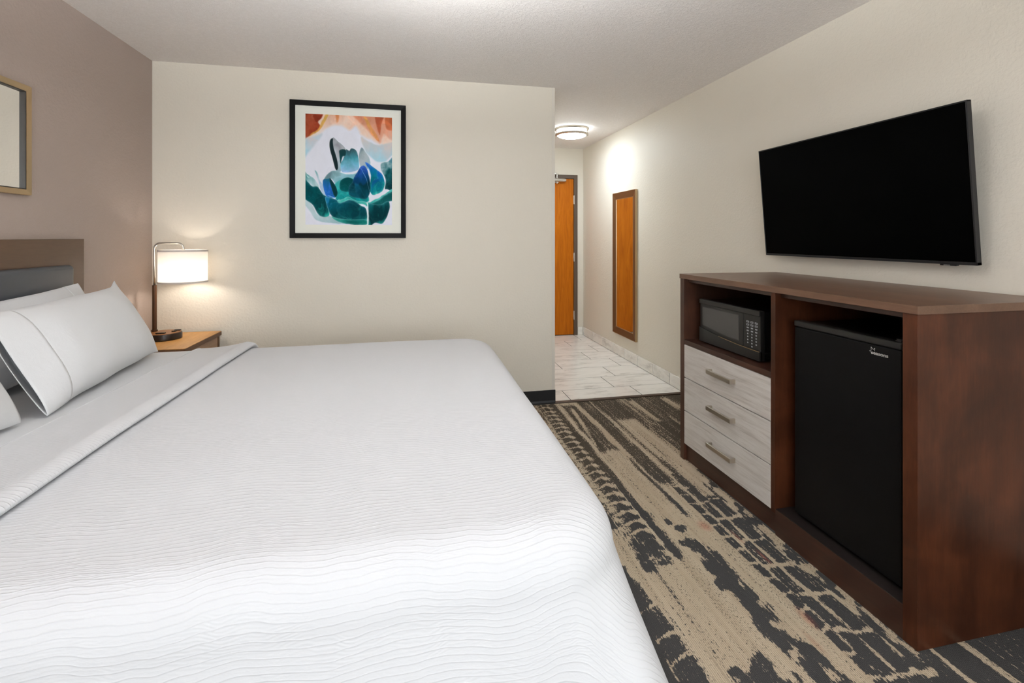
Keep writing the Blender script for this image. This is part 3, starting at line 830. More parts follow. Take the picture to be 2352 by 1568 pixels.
streak = fbm(U * 9 + W * 3 + wu * 3, W * 4 - U * 2 + wv * 3, 71)
def cat(pts, n=10):
    P = np.array(pts, float); k = len(P); out = []
    for i in range(k):
        a, b, c, d_ = P[(i - 1) % k], P[i], P[(i + 1) % k], P[(i + 2) % k]
        for s in np.linspace(0, 1, n, endpoint=False):
            out.append(0.5 * ((2 * b) + (c - a) * s + (2 * a - 5 * b + 4 * c - d_) * s * s + (3 * b - a - 3 * c + d_) * s ** 3))
    return np.array(out)
def blob(pts, cols, ang=90, soft=0.004, alpha=1.0, rim=0.35, warpk=1.0, var=0.42):
    """soft-edged curved shape, cols run along angle ang (deg, 90 = top to bottom)"""
    P = cat(pts)
    uu = U + wu * 0.035 * warpk; vv = W + wv * 0.035 * warpk
    inside = np.zeros(U.shape, bool); dist = np.full(U.shape, 9.0)
    for i in range(len(P)):
        a = P[i]; b = P[(i + 1) % len(P)]
        cond = ((a[1] > vv) != (b[1] > vv))
        with np.errstate(divide='ignore', invalid='ignore'):
            xi = (b[0] - a[0]) * (vv - a[1]) / (b[1] - a[1] + 1e-12) + a[0]
        inside ^= cond & (uu < xi)
        ab = b - a; tt = np.clip(((uu - a[0]) * ab[0] + (vv - a[1]) * ab[1]) / (ab @ ab + 1e-12), 0, 1)
        dist = np.minimum(dist, np.hypot(uu - a[0] - tt * ab[0], vv - a[1] - tt * ab[1]))
    sd = np.where(inside, dist, -dist)
    al = sstep(-soft, soft, sd) * alpha
    ca, sa = math.cos(math.radians(ang)), math.sin(math.radians(ang))
    pr = uu * ca + vv * sa; lo = (P @ np.array([ca, sa])).min(); hi = (P @ np.array([ca, sa])).max()
    g = np.clip((pr - lo) / (hi - lo) + (streak - 0.5) * var * 2, 0, 1)
    C = np.array(cols, float) / 255.0
    pos = np.linspace(0, 1, len(C))
    col = np.stack([np.interp(g, pos, C[:, q]) for q in range(3)], -1)
    if rim:
        rm = (np.exp(-np.maximum(sd, 0) / 0.006) * rim)[..., None]
        col = col * (1 - rm) + np.array([0.72, 0.86, 0.88]) * rm
    img[:] = img * (1 - al[..., None]) + col * al[..., None]
RUST = [(150, 72, 48), (196, 122, 92), (226, 182, 152)]
# warm veil along the top
blob([(-.1, -.1), (1.1, -.1), (1.1, .30), (.9, .27), (.78, .22), (.66, .19), (.57, .10), (.5, .13), (.4, .10), (.3, .10), (.2, .14), (.12, .20), (.02, .30), (-.1, .34)], [(226, 178, 154), (236, 210, 194), (232, 226, 224)], 90, .02, 1, 0, 1.4)
blob([(.52, -.05), (1.1, -.05), (1.1, .2), (.98, .2), (.9, .15), (.86, .24), (.8, .2), (.7, .13), (.6, .06)], [(204, 134, 104), (218, 160, 136), (210, 172, 156)], 60, .014, .9, 0, 1.5)
blob([(.80, -.02), (.9, -.02), (.87, .08), (.85, .16), (.82, .1)], [(170, 86, 58), (180, 100, 70)], 90, .01, .9, 0)
blob([(.93, -.02), (1.02, -.02), (1.02, .10), (.95, .11), (.92, .05)], [(176, 98, 62), (190, 110, 80)], 90, .008, .9, 0)
blob([(.66, .02), (.7, .03), (.76, .1), (.84, .2), (.83, .22), (.74, .14)], [(228, 176, 96), (200, 130, 90)], 60, .006, .8, 0)
blob([(-.05, -.05), (.19, -.05), (.18, .03), (.14, .07), (.16, .11), (.1, .16), (.02, .22), (-.05, .26)], [(128, 56, 38), (160, 84, 60), (150, 66, 44)], 70, .006, 1, .12)
blob([(.08, -.02), (.18, -.02), (.16, .05), (.11, .07)], [(148, 62, 42), (120, 50, 34)], 40, .006, .8, 0)
blob([(.23, .0), (.26, .0), (.2, .09), (.15, .14), (.05, .20), (.06, .18), (.14, .12)], [(232, 190, 90), (220, 160, 80)], 90, .005, .8, 0)
blob([(.34, -.02), (.37, -.02), (.375, .05), (.35, .07), (.34, .03)], [(196, 120, 70), (214, 150, 110)], 90, .008, .8, 0)
# cool veils under the warm ones
blob([(-.05, .26), (.06, .21), (.18, .17), (.12, .26), (.05, .34), (-.05, .44)], [(206, 206, 212), (190, 214, 226), (150, 204, 222)], 90, .016, .9, 0)
blob([(.64, .20), (.74, .24), (.86, .26), (1.05, .22), (1.05, .30), (.97, .36), (.9, .41), (.8, .41), (.72, .36), (.68, .30)], [(214, 206, 204), (190, 204, 212), (168, 208, 222)], 90, .010, .95, .2)
# centre petals
blob([(.62, .46), (.615, .37), (.645, .29), (.69, .33), (.73, .40), (.735, .45), (.68, .50)], [(120, 138, 146), (176, 188, 194), (150, 178, 188)], 60, .004, 1, .3)
blob([(.30, .215), (.37, .245), (.45, .295), (.46, .34), (.41, .42), (.40, .5), (.355, .52), (.36, .45), (.33, .35)], [(150, 152, 160), (190, 196, 204), (120, 160, 172)], 80, .003, 1, .3)
blob([(.305, .215), (.275, .235), (.272, .30), (.30, .39), (.345, .49), (.37, .485), (.365, .43), (.325, .33), (.31, .26)], [(34, 48, 52), (22, 36, 40)], 90, .003, 1, .12, .5)
blob([(.46, .31), (.50, .315), (.525, .295), (.575, .31), (.605, .36), (.605, .47), (.55, .50), (.42, .51), (.40, .45), (.43, .40)], [(52, 80, 88), (72, 140, 154), (120, 180, 202), (170, 190, 226)], 90, .003, 1, .25)
blob([(.375, .33), (.42, .31), (.455, .315), (.455, .36), (.42, .385), (.405, .44), (.385, .38)], [(24, 56, 60), (14, 66, 72)], 90, .003, 1, .15)
blob([(.2, .59), (.25, .53), (.34, .50), (.46, .53), (.56, .52), (.60, .50), (.56, .57), (.46, .585), (.40, .62), (.36, .64), (.30, .58), (.24, .60)], [(104, 132, 140), (150, 190, 200), (120, 180, 196)], 0, .004, 1, .4)
# left wisps
blob([(.105, .515), (.125, .525), (.16, .60), (.21, .66), (.225, .75), (.18, .70), (.14, .60)], [(110, 160, 166), (196, 214, 226), (150, 176, 214)], 90, .004, .95, .3)
blob([(-.03, .50), (.03, .545), (.11, .60), (.15, .66), (.10, .66), (.03, .60), (-.03, .57)], [(60, 130, 132), (190, 214, 220)], 20, .004, .95, .3)
# pale skirt at the bottom
blob([(-.03, .70), (.05, .80), (.13, .90), (.24, .90), (.36, .95), (.44, .99), (.36, .985), (.22, .975), (.12, .95), (.05, .88), (-.03, .80)], [(206, 220, 226), (150, 184, 190)], 70, .006, .9, 0)
# teal body
blob([(.34, .63), (.42, .58), (.52, .56), (.62, .60), (.70, .70), (.72, .78), (.60, .80), (.46, .79), (.36, .80), (.34, .74)], [(110, 190, 196), (50, 160, 160), (22, 130, 130)], 80, .004, 1, .5)
blob([(-.03, .56), (.03, .60), (.08, .65), (.14, .66), (.20, .73), (.28, .76), (.25, .82), (.28, .90), (.22, .925), (.14, .90), (.06, .81), (-.03, .74)], [(20, 120, 118), (6, 78, 82), (8, 60, 66), (40, 150, 140)], 60, .004, 1, .5)
blob([(.19, .60), (.24, .575), (.28, .58), (.31, .67), (.345, .74), (.30, .755), (.225, .735)], [(30, 96, 120), (44, 104, 186), (30, 90, 160)], 70, .003, 1, .25)
blob([(.275, .57), (.31, .60), (.36, .66), (.368, .72), (.335, .745), (.31, .69), (.285, .63)], [(8, 44, 48), (6, 50, 56)], 90, .003, 1, .15)
blob([(.40, .605), (.46, .565), (.53, .575), (.56, .62), (.53, .69), (.46, .70), (.40, .68)], [(6, 62, 66), (4, 78, 80)], 90, .003, 1, .25)
blob([(.675, .43), (.72, .44), (.78, .475), (.87, .525), (.915, .60), (.90, .67), (.84, .70), (.77, .715), (.73, .66), (.74, .54)], [(44, 92, 180), (20, 92, 150), (10, 110, 120), (70, 190, 180)], 70, .003, 1, .35)
blob([(.53, .61), (.56, .54), (.61, .475), (.66, .455), (.70, .50), (.74, .62), (.735, .70), (.68, .76), (.60, .75), (.50, .73), (.49, .66)], [(46, 84, 168), (14, 62, 104), (4, 48, 60), (10, 70, 84)], 90, .003, 1, .25)
blob([(.56, .62), (.60, .63), (.64, .70), (.665, .755), (.61, .745), (.565, .69)], [(20, 100, 130), (4, 52, 64)], 60, .012, .8, .1)
blob([(.86, .43), (.93, .41), (1.04, .40), (1.04, .69), (.95, .67), (.92, .66), (.925, .58), (.885, .52), (.86, .48)], [(150, 176, 184), (20, 80, 84), (4, 44, 50), (10, 66, 70)], 50, .003, 1, .35)
blob([(1.03, .33), (1.0, .36), (.96, .41), (1.03, .43)], [(110, 150, 164), (60, 110, 120)], 80, .006, .9, .2)
# ribbons
blob([(.35, .785), (.42, .76), (.50, .745), (.60, .775), (.70, .79), (.80, .75), (.90, .715), (1.04, .66), (1.04, .72), (.92, .765), (.82, .80), (.70, .83), (.60, .80), (.50, .77), (.40, .81)], [(130, 214, 206), (40, 150, 142), (120, 206, 196)], 30, .003, 1, .6, 1.6)
blob([(.72, .80), (.80, .775), (.90, .73), (1.04, .69), (1.04, .75), (.94, .80), (.84, .81), (.74, .82)], [(10, 84, 84), (6, 64, 66)], 40, .003, .95, .5, 1.6)
blob([(.22, .75), (.34, .765), (.40, .80), (.50, .77), (.58, .785), (.64, .83), (.69, .86), (.695, .97), (.62, .99), (.50, .985), (.40, .955), (.31, .92), (.25, .84)], [(30, 110, 150), (8, 82, 96), (4, 56, 64), (40, 150, 140)], 80, .003, 1, .55)
blob([(.37, .82), (.48, .79), (.58, .82), (.62, .90), (.55, .945), (.44, .93), (.38, .88)], [(8, 78, 90), (2, 46, 54)], 60, .016, .7, .2)
blob([(.30, .92), (.42, .945), (.55, .955), (.69, .96), (.69, 1.0), (.50, 1.0), (.38, .97)], [(60, 170, 150), (10, 90, 86), (16, 110, 100)], 50, .003, .95, .5)
blob([(.715, .82), (.78, .80), (.87, .805), (.96, .785), (.965, .86), (.93, .94), (.88, .985), (.80, .98), (.715, 1.01)], [(16, 92, 96), (4, 50, 56), (4, 44, 50), (30, 130, 124)], 80, .003, 1, .4)
# white threads
for pts in ([(.70, .99), (.705, .83), (.69, .80), (.715, .81), (.72, .99)], [(.0, .5), (.02, .55), (.05, .57), (.02, .56)]):
    blob(pts, [(236, 244, 246), (214, 234, 236)], 90, .004, .9, 0)
for pts in ([(.62, .475), (.68, .56), (.73, .68), (.735, .70), (.69, .59)], [(.69, .45), (.73, .50), (.735, .56), (.72, .50)], [(.36, .77), (.30, .74), (.24, .735), (.30, .75)]):
    blob(pts, [(150, 200, 232), (190, 220, 240)], 90, .003, .6, 0)
vein = np.abs(fbm(U * 5 + wu * 2.2 + 3, W * 5 + wv * 2.2, 83, 5) - 0.5)
vein2 = np.abs(fbm(U * 9 + wu * 3 + 8, W * 6 + wv * 3, 87, 5) - 0.5)
sat = img.max(-1) - img.min(-1)
vk = (np.exp(-vein / 0.012) * 0.16 + np.exp(-vein2 / 0.008) * 0.08) * np.clip(sat * 2.2, 0, 1)
img = img * (1 - vk[..., None]) + np.array([0.80, 0.88, 0.88]) * vk[..., None]
sh = (fbm(U * 7 + wv * 4, W * 7 + wu * 4, 95, 4) - 0.5) * 0.5 * np.clip(sat * 2.2, 0, 1)
img = img * (1 + sh[..., None])
g_ = img.mean(-1, keepdims=True); img = g_ + (img - g_) * 1.15
img = np.clip(img, 0, 1)
lin_img = np.where(img <= 0.04045, img / 12.92, ((img + 0.055) / 1.055) ** 2.4)
Vp = np.stack([px0 + U.ravel() * (px1 - px0), np.full(U.size, YB - 0.0135), pz1 - W.ravel() * (pz1 - pz0)], 1)
m = mat('printed art paper', (1, 1, 1, 1), 0.6, spec=0.04)
t = NT(m)
t.color(t.new('ShaderNodeAttribute', attribute_name='ink').outputs['Color'])
pr = grid_mesh('art_print', Vp, NU, NV, m, ar, None, False)
if pr.data.polygons[0].normal.y > 0: pr.data.flip_normals()
ca = pr.data.color_attributes.new('ink', 'FLOAT_COLOR', 'POINT')
ca.data.foreach_set('color', np.concatenate([lin_img.reshape(-1, 3), np.ones((U.size, 1))], 1).astype(np.float32).ravel())

# ================================================================== MIRROR OVER THE BED
by0, by1, bz0, bz1 = 1.58, 2.497, 1.468, 1.948
bmr = thing('wall_mirror', 'wide gold framed mirror on the mauve wall above the headboard', 'mirror', (WL, (by0 + by1) / 2, bz0))
MB().frame('X', WL, WL + 0.020, by0, by1, bz0, bz1, 0.025, 0.0015, 0.25).done('frame', M['gold_frame'], bmr)
MB().frame('X', WL + 0.003, WL + 0.0145, by0 + 0.0245, by1 - 0.0245, bz0 + 0.0245, bz1 - 0.0245, 0.004, 0.0).done('inner_lip', M['dark_lip'], bmr)
MB().prism([(WL + 0.001, by0 + 0.026), (WL + 0.0125, by0 + 0.026), (WL + 0.003, by1 - 0.026), (WL + 0.001, by1 - 0.026)], 'Z', bz0 + 0.026, bz1 - 0.026).done('glass', M['mirror'], bmr)

# ================================================================== BED
BX0, BXF, BYN, BYF, BZ = -1.588, 0.436, 0.868, 2.785, 0.690       # head, foot, near side, far side, top of sheet
bed = thing('bed', 'king bed base and mattress beneath the white coverlet', 'bed', ((BX0 + BXF) / 2, (BYN + BYF) / 2, 0))
MB().box(BX0 + 0.02, BXF - 0.05, BYN + 0.05, BYF - 0.05, 0.04, 0.36, 0.01).done('base', M['bedbase'], bed)
MB().box(BX0, BXF - 0.048, BYN + 0.048, BYF - 0.048, 0.361, BZ - 0.006, 0.09, 6).done('mattress', M['mattress'], bed, 'angle')
for lx_ in (BX0 + 0.12, BXF - 0.15):
    for ly_ in (BYN + 0.15, BYF - 0.15):
        MB().box(lx_ - 0.03, lx_ + 0.03, ly_ - 0.03, ly_ + 0.03, 0, 0.042).done('leg', M['bedbase'], bed)

def drape(p, q, top, r, flare, fold, off=0.0, droop=1.0):
    """map cloth coordinates (p along the bed, q across) to space; beyond the edges the cloth hangs"""
    RC = r + 0.095
    xe, yn, yf = BXF - RC + off, BYN + RC - off, BYF - RC + off
    dx = np.maximum(p - xe, 0); dn = np.maximum(yn - q, 0); df = np.maximum(q - yf, 0)
    dyv = np.where(dn > 0, -dn, df)
    d0 = np.hypot(dx, dyv)
    nx = np.where(d0 > 0, dx / np.maximum(d0, 1e-9), 0); ny = np.where(d0 > 0, dyv / np.maximum(d0, 1e-9), 0)
    corner = 4 * (nx * ny) ** 2                                 # 1 on the corner's diagonal
    flat = np.minimum(d0, RC - r)
    d = np.maximum(d0 - (RC - r), 0)
    L = r * math.pi / 2
    a = np.minimum(d / r, math.pi / 2)
    rest = np.maximum(d - L, 0)
    fl = flare + 0.30 * corner
    s_al = np.where(np.abs(nx) > np.abs(ny), q, p)
    wav = fold * (np.sin(s_al * 7.3 + 0.6) * 0.5 + np.sin(s_al * 12.1 + 2.0) * 0.3 + 0.8 * corner * np.sin(np.arctan2(ny, nx + 1e-9) * 5.0 + 0.9))
    hangk = np.minimum(rest / 0.45, 1.2)
    th_ = np.arctan2(ny, nx + 1e-9)
    dent = np.where((nx > 1e-4) & (np.abs(ny) > 1e-4), -0.024 * np.exp(-((np.abs(th_) - 1.08) / 0.13) ** 2) + 0.012 * np.exp(-((np.abs(th_) - 1.34) / 0.15) ** 2) + 0.006 * np.exp(-((np.abs(th_) - 0.62) / 0.3) ** 2), 0.0)
    wav = wav + dent * (fold > 0)
    out = flat + r * np.sin(a) + rest * fl + wav * hangk
    dn_ = r * (1 - np.cos(a)) + rest * np.sqrt(np.maximum(1 - fl ** 2, 0.1))
    x = np.minimum(p, xe) + nx * out
    y = np.clip(q, yn, yf) + ny * out
    z = top - dn_
    return x, y, z
def crown(p, q):
    u = (q - (BYN + BYF) / 2) / ((BYF - BYN) / 2)
    return 0.010 * np.clip(1 - u ** 2, -0.2, 1) + 0.006 * (fbm(p * 2.2 + 9, q * 2.2 + 4, 91, 2) - 0.5)

# fitted sheet at the head end
ps = np.linspace(BX0, -0.95, 44); qs = np.linspace(BYN - 0.34, BYF + 0.34, 130)
Pg, Qg = np.meshgrid(ps, qs, indexing='ij')
x, y, z = drape(Pg, Qg, BZ + 0.009, 0.050, 0.0, 0.0, -0.012)
z = z + crown(Pg, Qg) * 0.8
o = grid_mesh('bed_sheet', np.stack([x.ravel(), y.ravel(), z.ravel()], 1), len(ps), len(qs), M['sheet'], None, None)
tag(o, 'plain white sheet showing at the head of the bed below the pillows', 'sheet')

# coverlet: hangs over near side, foot and far side
ps = np.concatenate([np.linspace(-0.845, 0.30, 80), np.linspace(0.31, BXF + 0.52, 60)])
qs = np.concatenate([np.linspace(BYN - 0.56, BYN + 0.10, 70), np.linspace(BYN + 0.115, BYF - 0.1, 95), np.linspace(BYF - 0.09, BYF + 0.5, 50)])
Pg, Qg = np.meshgrid(ps, qs, indexing='ij')
TOPC = BZ + 0.012
x, y, z = drape(Pg, Qg, TOPC, 0.100, 0.215, 0.018, 0.012)
z = z + crown(Pg, Qg)
z = np.maximum(z, 0.02)
spread = grid_mesh('bedspread', np.stack([x.ravel(), y.ravel(), z.ravel()], 1), len(ps), len(qs), M['coverlet'], None, np.stack([Pg.ravel(), Qg.ravel()], 1))
tag(spread, 'white wavy ribbed coverlet spread over the bed with its top folded back', 'bedspread')
md = spread.modifiers.new('thick', 'SOLIDIFY'); md.thickness = 0.006; md.offset = -1
# cuff: the folded-back band with its rolled edge
cx0, cx1 = -1.088, -0.815
prof = []
n_ = 26
for k in range(n_):                                             # flat band rising slightly to the roll
    s = k / (n_ - 1); prof.append((cx0 + (cx1 - 0.040 - cx0) * s, 0.010 + 0.024 * s ** 2.6))
for k in range(1, 13):                                          # the roll, going round and under
    a = math.pi / 2 - k / 12 * math.pi * 0.98
    prof.append((cx1 - 0.040 + 0.040 * math.cos(a), 0.017 + 0.017 * math.sin(a)))
prof = np.array(prof)
arc = np.concatenate([[0], np.cumsum(np.hypot(np.diff(prof[:, 0]), np.diff(prof[:, 1])))])
Pq = np.repeat(prof[:, 0][:, None], len(qs), 1); Zq = np.repeat(prof[:, 1][:, None], len(qs), 1)
Qq = np.repeat(qs[None, :], len(prof), 0)
wob = 0.010 * (fbm(Qq * 1.7, Qq * 0 + 2, 14, 2) - 0.5) * 2
x, y, z = drape(Pq, Qq, TOPC, 0.100, 0.215, 0.010, 0.014)
# lift along the surface normal
xe, yn, yf = 0, BYN + 0.100, BYF - 0.100
dq = np.where(qs < yn, -(yn - qs), np.where(qs > yf, qs - yf, 0))
an = np.clip(dq / 0.100, -math.pi / 2, math.pi / 2)[None, :]
y = y + Zq * np.sin(an); z = z + Zq * np.cos(an) + crown(Pq, Qq)
x = Pq + wob
arc2 = np.repeat(arc[:, None], len(qs), 1)
z = np.maximum(z, 0.02)
cuff = grid_mesh('cuff', np.stack([x.ravel(), y.ravel(), z.ravel()], 1), len(prof), len(qs), M['coverlet'], spread, np.stack([3.1 + arc2.ravel(), Qq.ravel()], 1))
# stitched hem line along the head edge of the cuff
hem = MB()
qq = qs[(qs > BYN - 0.3) & (qs < BYF + 0.3)]
ii = [int(np.argmin(np.abs(qs - v))) for v in qq]
hem.tube([(x[1, i], y[1, i], z[1, i] + 0.0005) for i in ii], 0.0018, 6)
hem.done('hem_stitch', M['sheet'], cuff, True)

# headboard
hb = thing('headboard', 'brown wood headboard with a slate padded panel behind the pillows', 'headboard', (WL, 1.79, 0))
MB().box(WL + 0.001, WL + 0.042, 0.78, 2.80, 0.30, 1.274, 0.002).done('backboard', M['headboard'], hb)
k = MB(); k.box(WL + 0.036, WL + 0.082, 0.912, 2.672, 0.55, 1.150, 0.022, 5); k.done('padded_panel', M['slate'], hb, 'angle')
for ly_ in (0.95, 2.63):
    MB().box(WL + 0.004, WL + 0.040, ly_ - 0.04, ly_ + 0.04, 0, 0.301).done('leg', M['headboard'], hb)

# ---- pillows
def pillow(name, label, origin, ydir, lean, L, Hh, T, flip, group, seed, ear=0.028, taper=0.17):
    """origin: middle of bottom edge; ydir: unit vector along the length; lean: unit vector up the pillow; flip: +1 open hem at the -ydir end"""
    root = thing(name, label, 'pillow', origin, group)
    yd = Vector(ydir).normalized(); ld = Vector(lean).normalized()
    nd = ld.cross(yd) if ld.cross(yd).x > 0 else yd.cross(ld)
    nd.normalize()
    E = np.array([yd * flip, ld, nd]).reshape(3, 3)
    def surf(us, nth, extra=0.0, hem=False):
        rings = []
        for u in us:
            # thickness and half-height along the length (u=-1 open end, u=1 sewn end)
            if u > -0.55:
                s = (u + 0.55) / 1.55
                th = T * max(1 - s ** 4.5, 0.0) ** 0.6 * (1 - 0.06 * (1 - s))
            else:
                s = (-0.55 - u) / 0.45
                th = T * (0.95 - (1 - taper) * 0.95 * s ** 1.3)
            th = max(th, 0.004) + extra
            hh_ = Hh / 2 * (1 - 0.035 * (1 - u ** 4)) + extra
            ring = []
            for k in range(nth):
                a = 2 * math.pi * k / nth
                c, s_ = math.cos(a), math.sin(a)
                v = math.copysign(abs(c) ** 0.75, c)
                w = math.copysign(abs(s_) ** 1.15, s_)
                # ears at the two sewn corners and slight sag
                e = ear * math.exp(-((1 - u) / 0.075) ** 2) * (max(v, 0) ** 6 + 0.15 * max(-v, 0) ** 6)
                pinch = 0.006 * (1 - abs(v) ** 2.2) * max(u, 0) ** 6
                uu_ = u * L / 2 - pinch + e * 0.3
                vv_ = hh_ * v + math.copysign(e, v)
                sag = 1 + 0.10 * math.sin(2.1 * u + seed) - 0.12 * v
                ww_ = th * w * sag
                ring.append((uu_, vv_ + Hh / 2, ww_))
            rings.append(ring)
        return np.array(rings)
    o3 = np.array(origin)
    N = 56
    us = np.concatenate([np.linspace(-0.80, 0.6, 26), np.linspace(0.63, 0.97, 16), np.array([0.985, 0.995, 1.0])])
    R = surf(us, N)
    def place(R):
        P = R @ E + o3
        P[..., 0] += 0.003 * np.sin(P[..., 1] * 21 + seed) + 0.004 * np.sin(P[..., 2] * 17 + seed * 2)
        return P
    Pw = place(R)
    nu = len(us)
    me = bpy.data.meshes.new('pillow_body')
    V = (Pw - o3).reshape(-1, 3)
    F = [(i * N + k, (i + 1) * N + k, (i + 1) * N + (k + 1) % N, i * N + (k + 1) % N) for i in range(nu - 1) for k in range(N)]
    F += [tuple(range(N)), tuple((nu - 1) * N + k for k in range(N))[::-1]]
    me.from_pydata([tuple(v) for v in V], [], F); me.update()
    bm = bmesh.new(); bm.from_mesh(me); bmesh.ops.recalc_face_normals(bm, faces=bm.faces[:]); bm.to_mesh(me); bm.free()
    link('pillow_body', me, M['pillowcase'], root, True)
    us2 = np.linspace(-0.765, -1.02, 14)
    R = surf(us2, N, 0.0014)
    Pw = place(R)
    me = bpy.data.meshes.new('pillowcase_hem')
    V = (Pw - o3).reshape(-1, 3)
    F = [(i * N + k, (i + 1) * N + k, (i + 1) * N + (k + 1) % N, i * N + (k + 1) % N) for i in range(len(us2) - 1) for k in range(N)]
    me.from_pydata([tuple(v) for v in V], [], F); me.update()
    bm = bmesh.new(); bm.from_mesh(me); bmesh.ops.recalc_face_normals(bm, faces=bm.faces[:]); bm.to_mesh(me); bm.free()
    h_ = link('pillowcase_hem', me, M['pillowcase'], root, True)
    md = h_.modifiers.new('thick', 'SOLIDIFY'); md.thickness = 0.0018; md.offset = -1
    return root
PZ = BZ + 0.010
G = 'pillows on the bed'
PIL = [
    ('pillow', 'white pillow leaning in front, nearest the lamp, its open hem toward the bed\'s middle', (-1.190, 2.215, PZ + 0.020), (-0.10, 0.99, 0.01), (-0.50, 0.05, 0.86), 0.855, 0.372, 0.095, 1, 1.0),
    ('pillow', 'white pillow standing behind the front one, its hem corner against the wood headboard edge', (-1.435, 2.235, PZ + 0.036), (0.0, 1, 0.05), (-0.36, 0, 0.93), 0.76, 0.330, 0.050, -1, 2.3),
    ('pillow', 'white pillow cut off by the left picture edge, only its hem corner showing', (-1.205, 1.285, PZ + 0.020), (0.08, 0.99, 0), (-0.50, 0, 0.86), 0.855, 0.375, 0.095, -1, 3.1),
    ('pillow', 'white pillow standing behind the one at the left picture edge', (-1.435, 1.33, PZ + 0.028), (0.0, 1, 0), (-0.36, 0, 0.93), 0.76, 0.345, 0.050, 1, 4.4),
]
for a in PIL:
    pillow(a[0], a[1], a[2], a[3], a[4], a[5], a[6], a[7], a[8], G, a[9])

# ================================================================== NIGHTSTAND
NX0, NX1, NY0, NY1, NZ = WL + 0.010, -1.253, 2.985, 3.505, 0.656
ns = thing('nightstand', 'honey brown wooden nightstand in the corner beside the bed', 'nightstand', ((NX0 + NX1) / 2, (NY0 + NY1) / 2, 0))
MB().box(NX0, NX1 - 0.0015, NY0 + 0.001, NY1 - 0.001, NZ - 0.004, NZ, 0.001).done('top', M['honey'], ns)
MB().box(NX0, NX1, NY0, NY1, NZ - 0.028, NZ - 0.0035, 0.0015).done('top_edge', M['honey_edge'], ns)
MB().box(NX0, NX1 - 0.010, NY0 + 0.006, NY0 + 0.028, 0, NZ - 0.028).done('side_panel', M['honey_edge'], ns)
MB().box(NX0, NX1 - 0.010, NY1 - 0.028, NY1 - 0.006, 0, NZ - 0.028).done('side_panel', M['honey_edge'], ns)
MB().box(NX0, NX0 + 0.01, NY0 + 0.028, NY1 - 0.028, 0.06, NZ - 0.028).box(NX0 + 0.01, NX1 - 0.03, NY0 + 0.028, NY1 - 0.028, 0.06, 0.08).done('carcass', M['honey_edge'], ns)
for z0, z1 in ((0.36, NZ - 0.031), (0.09, 0.355)):
    dw = MB().box(NX1 - 0.032, NX1 - 0.013, NY0 + 0.030, NY1 - 0.030, z0, z1, 0.001).done('drawer', M['drawer_tan'], ns)
    zc = (z0 + z1) / 2
    MB().box(NX1 + 0.010, NX1 + 0.018, 3.17, 3.33, zc - 0.010, zc + 0.010, 0.0015).box(NX1 - 0.014, NX1 + 0.011, 3.17, 3.18, zc - 0.01, zc + 0.01).box(NX1 - 0.014, NX1 + 0.011, 3.32, 3.33, zc - 0.01, zc + 0.01).done('handle', M['nickel'], dw)

# ================================================================== LAMP
LBX, LBY = -1.504, 3.300
PX, PY = -1.570, 3.336
SX, SY = PX + 0.160, PY - 0.002
lp = thing('table_lamp', 'arched table lamp with white drum shade, lit, on the nightstand', 'lamp', (LBX, LBY, NZ))
MB().lathe([(0, 0.0), (0.090, 0.0), (0.096, 0.004), (0.096, 0.034), (0.0935, 0.038), (0.088, 0.0385)], (LBX, LBY, NZ), 56).done('base', M['lampbase'], lp, 'angle')
MB().lathe([(0, 0.0385), (0.0885, 0.0385), (0.0895, 0.0395), (0.0885, 0.041), (0, 0.041)], (LBX, LBY, NZ), 56).done('base_top', M['lampbase_top'], lp, 'angle')
zt = NZ + 0.041
MB().box(LBX - 0.02, LBX + 0.03, LBY - 0.055, LBY - 0.035, zt, zt + 0.006, 0.002).done('outlet_cover', M['black_plastic'], lp)
MB().box(LBX + 0.042, LBX + 0.066, LBY + 0.00, LBY + 0.018, zt, zt + 0.006, 0.002).done('outlet_cover', M['black_plastic'], lp)
MB().box(LBX + 0.040, LBX + 0.075, LBY + 0.040, LBY + 0.055, zt, zt + 0.006, 0.002).done('outlet_cover', M['black_plastic'], lp)
MB().cyl((LBX - 0.072, LBY - 0.085, NZ + 0.026), 0.024, 0.03, 'X', 24, bevel=0.004).done('switch_knob', M['black_plastic'], lp, 'angle')
MB().cyl((PX, PY, zt + 0.006), 0.017, 0.012, 'Z', 24, bevel=0.002).cyl((PX, PY, (zt + 0.985) / 2), 0.0125, 0.985 - zt, 'Z', 24).done('post', M['lampwood'], lp, 'angle')
zt2 = 1.246; rb = 0.034
pts = [(PX, PY, 0.975), (PX, PY, 1.10)]
for k in range(9):
    a = math.pi - k / 8 * math.pi / 2
    pts.append((PX + rb + rb * math.cos(a), PY + (SY - PY) * 0.1, zt2 - rb + rb * math.sin(a)))
for k in range(9):
    a = math.pi / 2 - k / 8 * math.pi / 2
    pts.append((SX - rb + rb * math.cos(a), SY, zt2 - rb + rb * math.sin(a)))
pts.append((SX, SY, 1.185))
MB().tube(pts, 0.0065, 16).done('arm', M['steel'], lp, True)
MB().cyl((SX, SY, 1.180), 0.009, 0.022, 'Z', 16).lathe([(0, 1.1685), (0.026, 1.1685), (0.026, 1.174), (0, 1.176)], (SX, SY, 0), 24).cyl((SX, SY, 1.13), 0.016, 0.075, 'Z', 20).done('socket', M['gold_line'], lp, 'angle')
SR, SZ0, SZ1 = 0.130, 1.000, 1.203
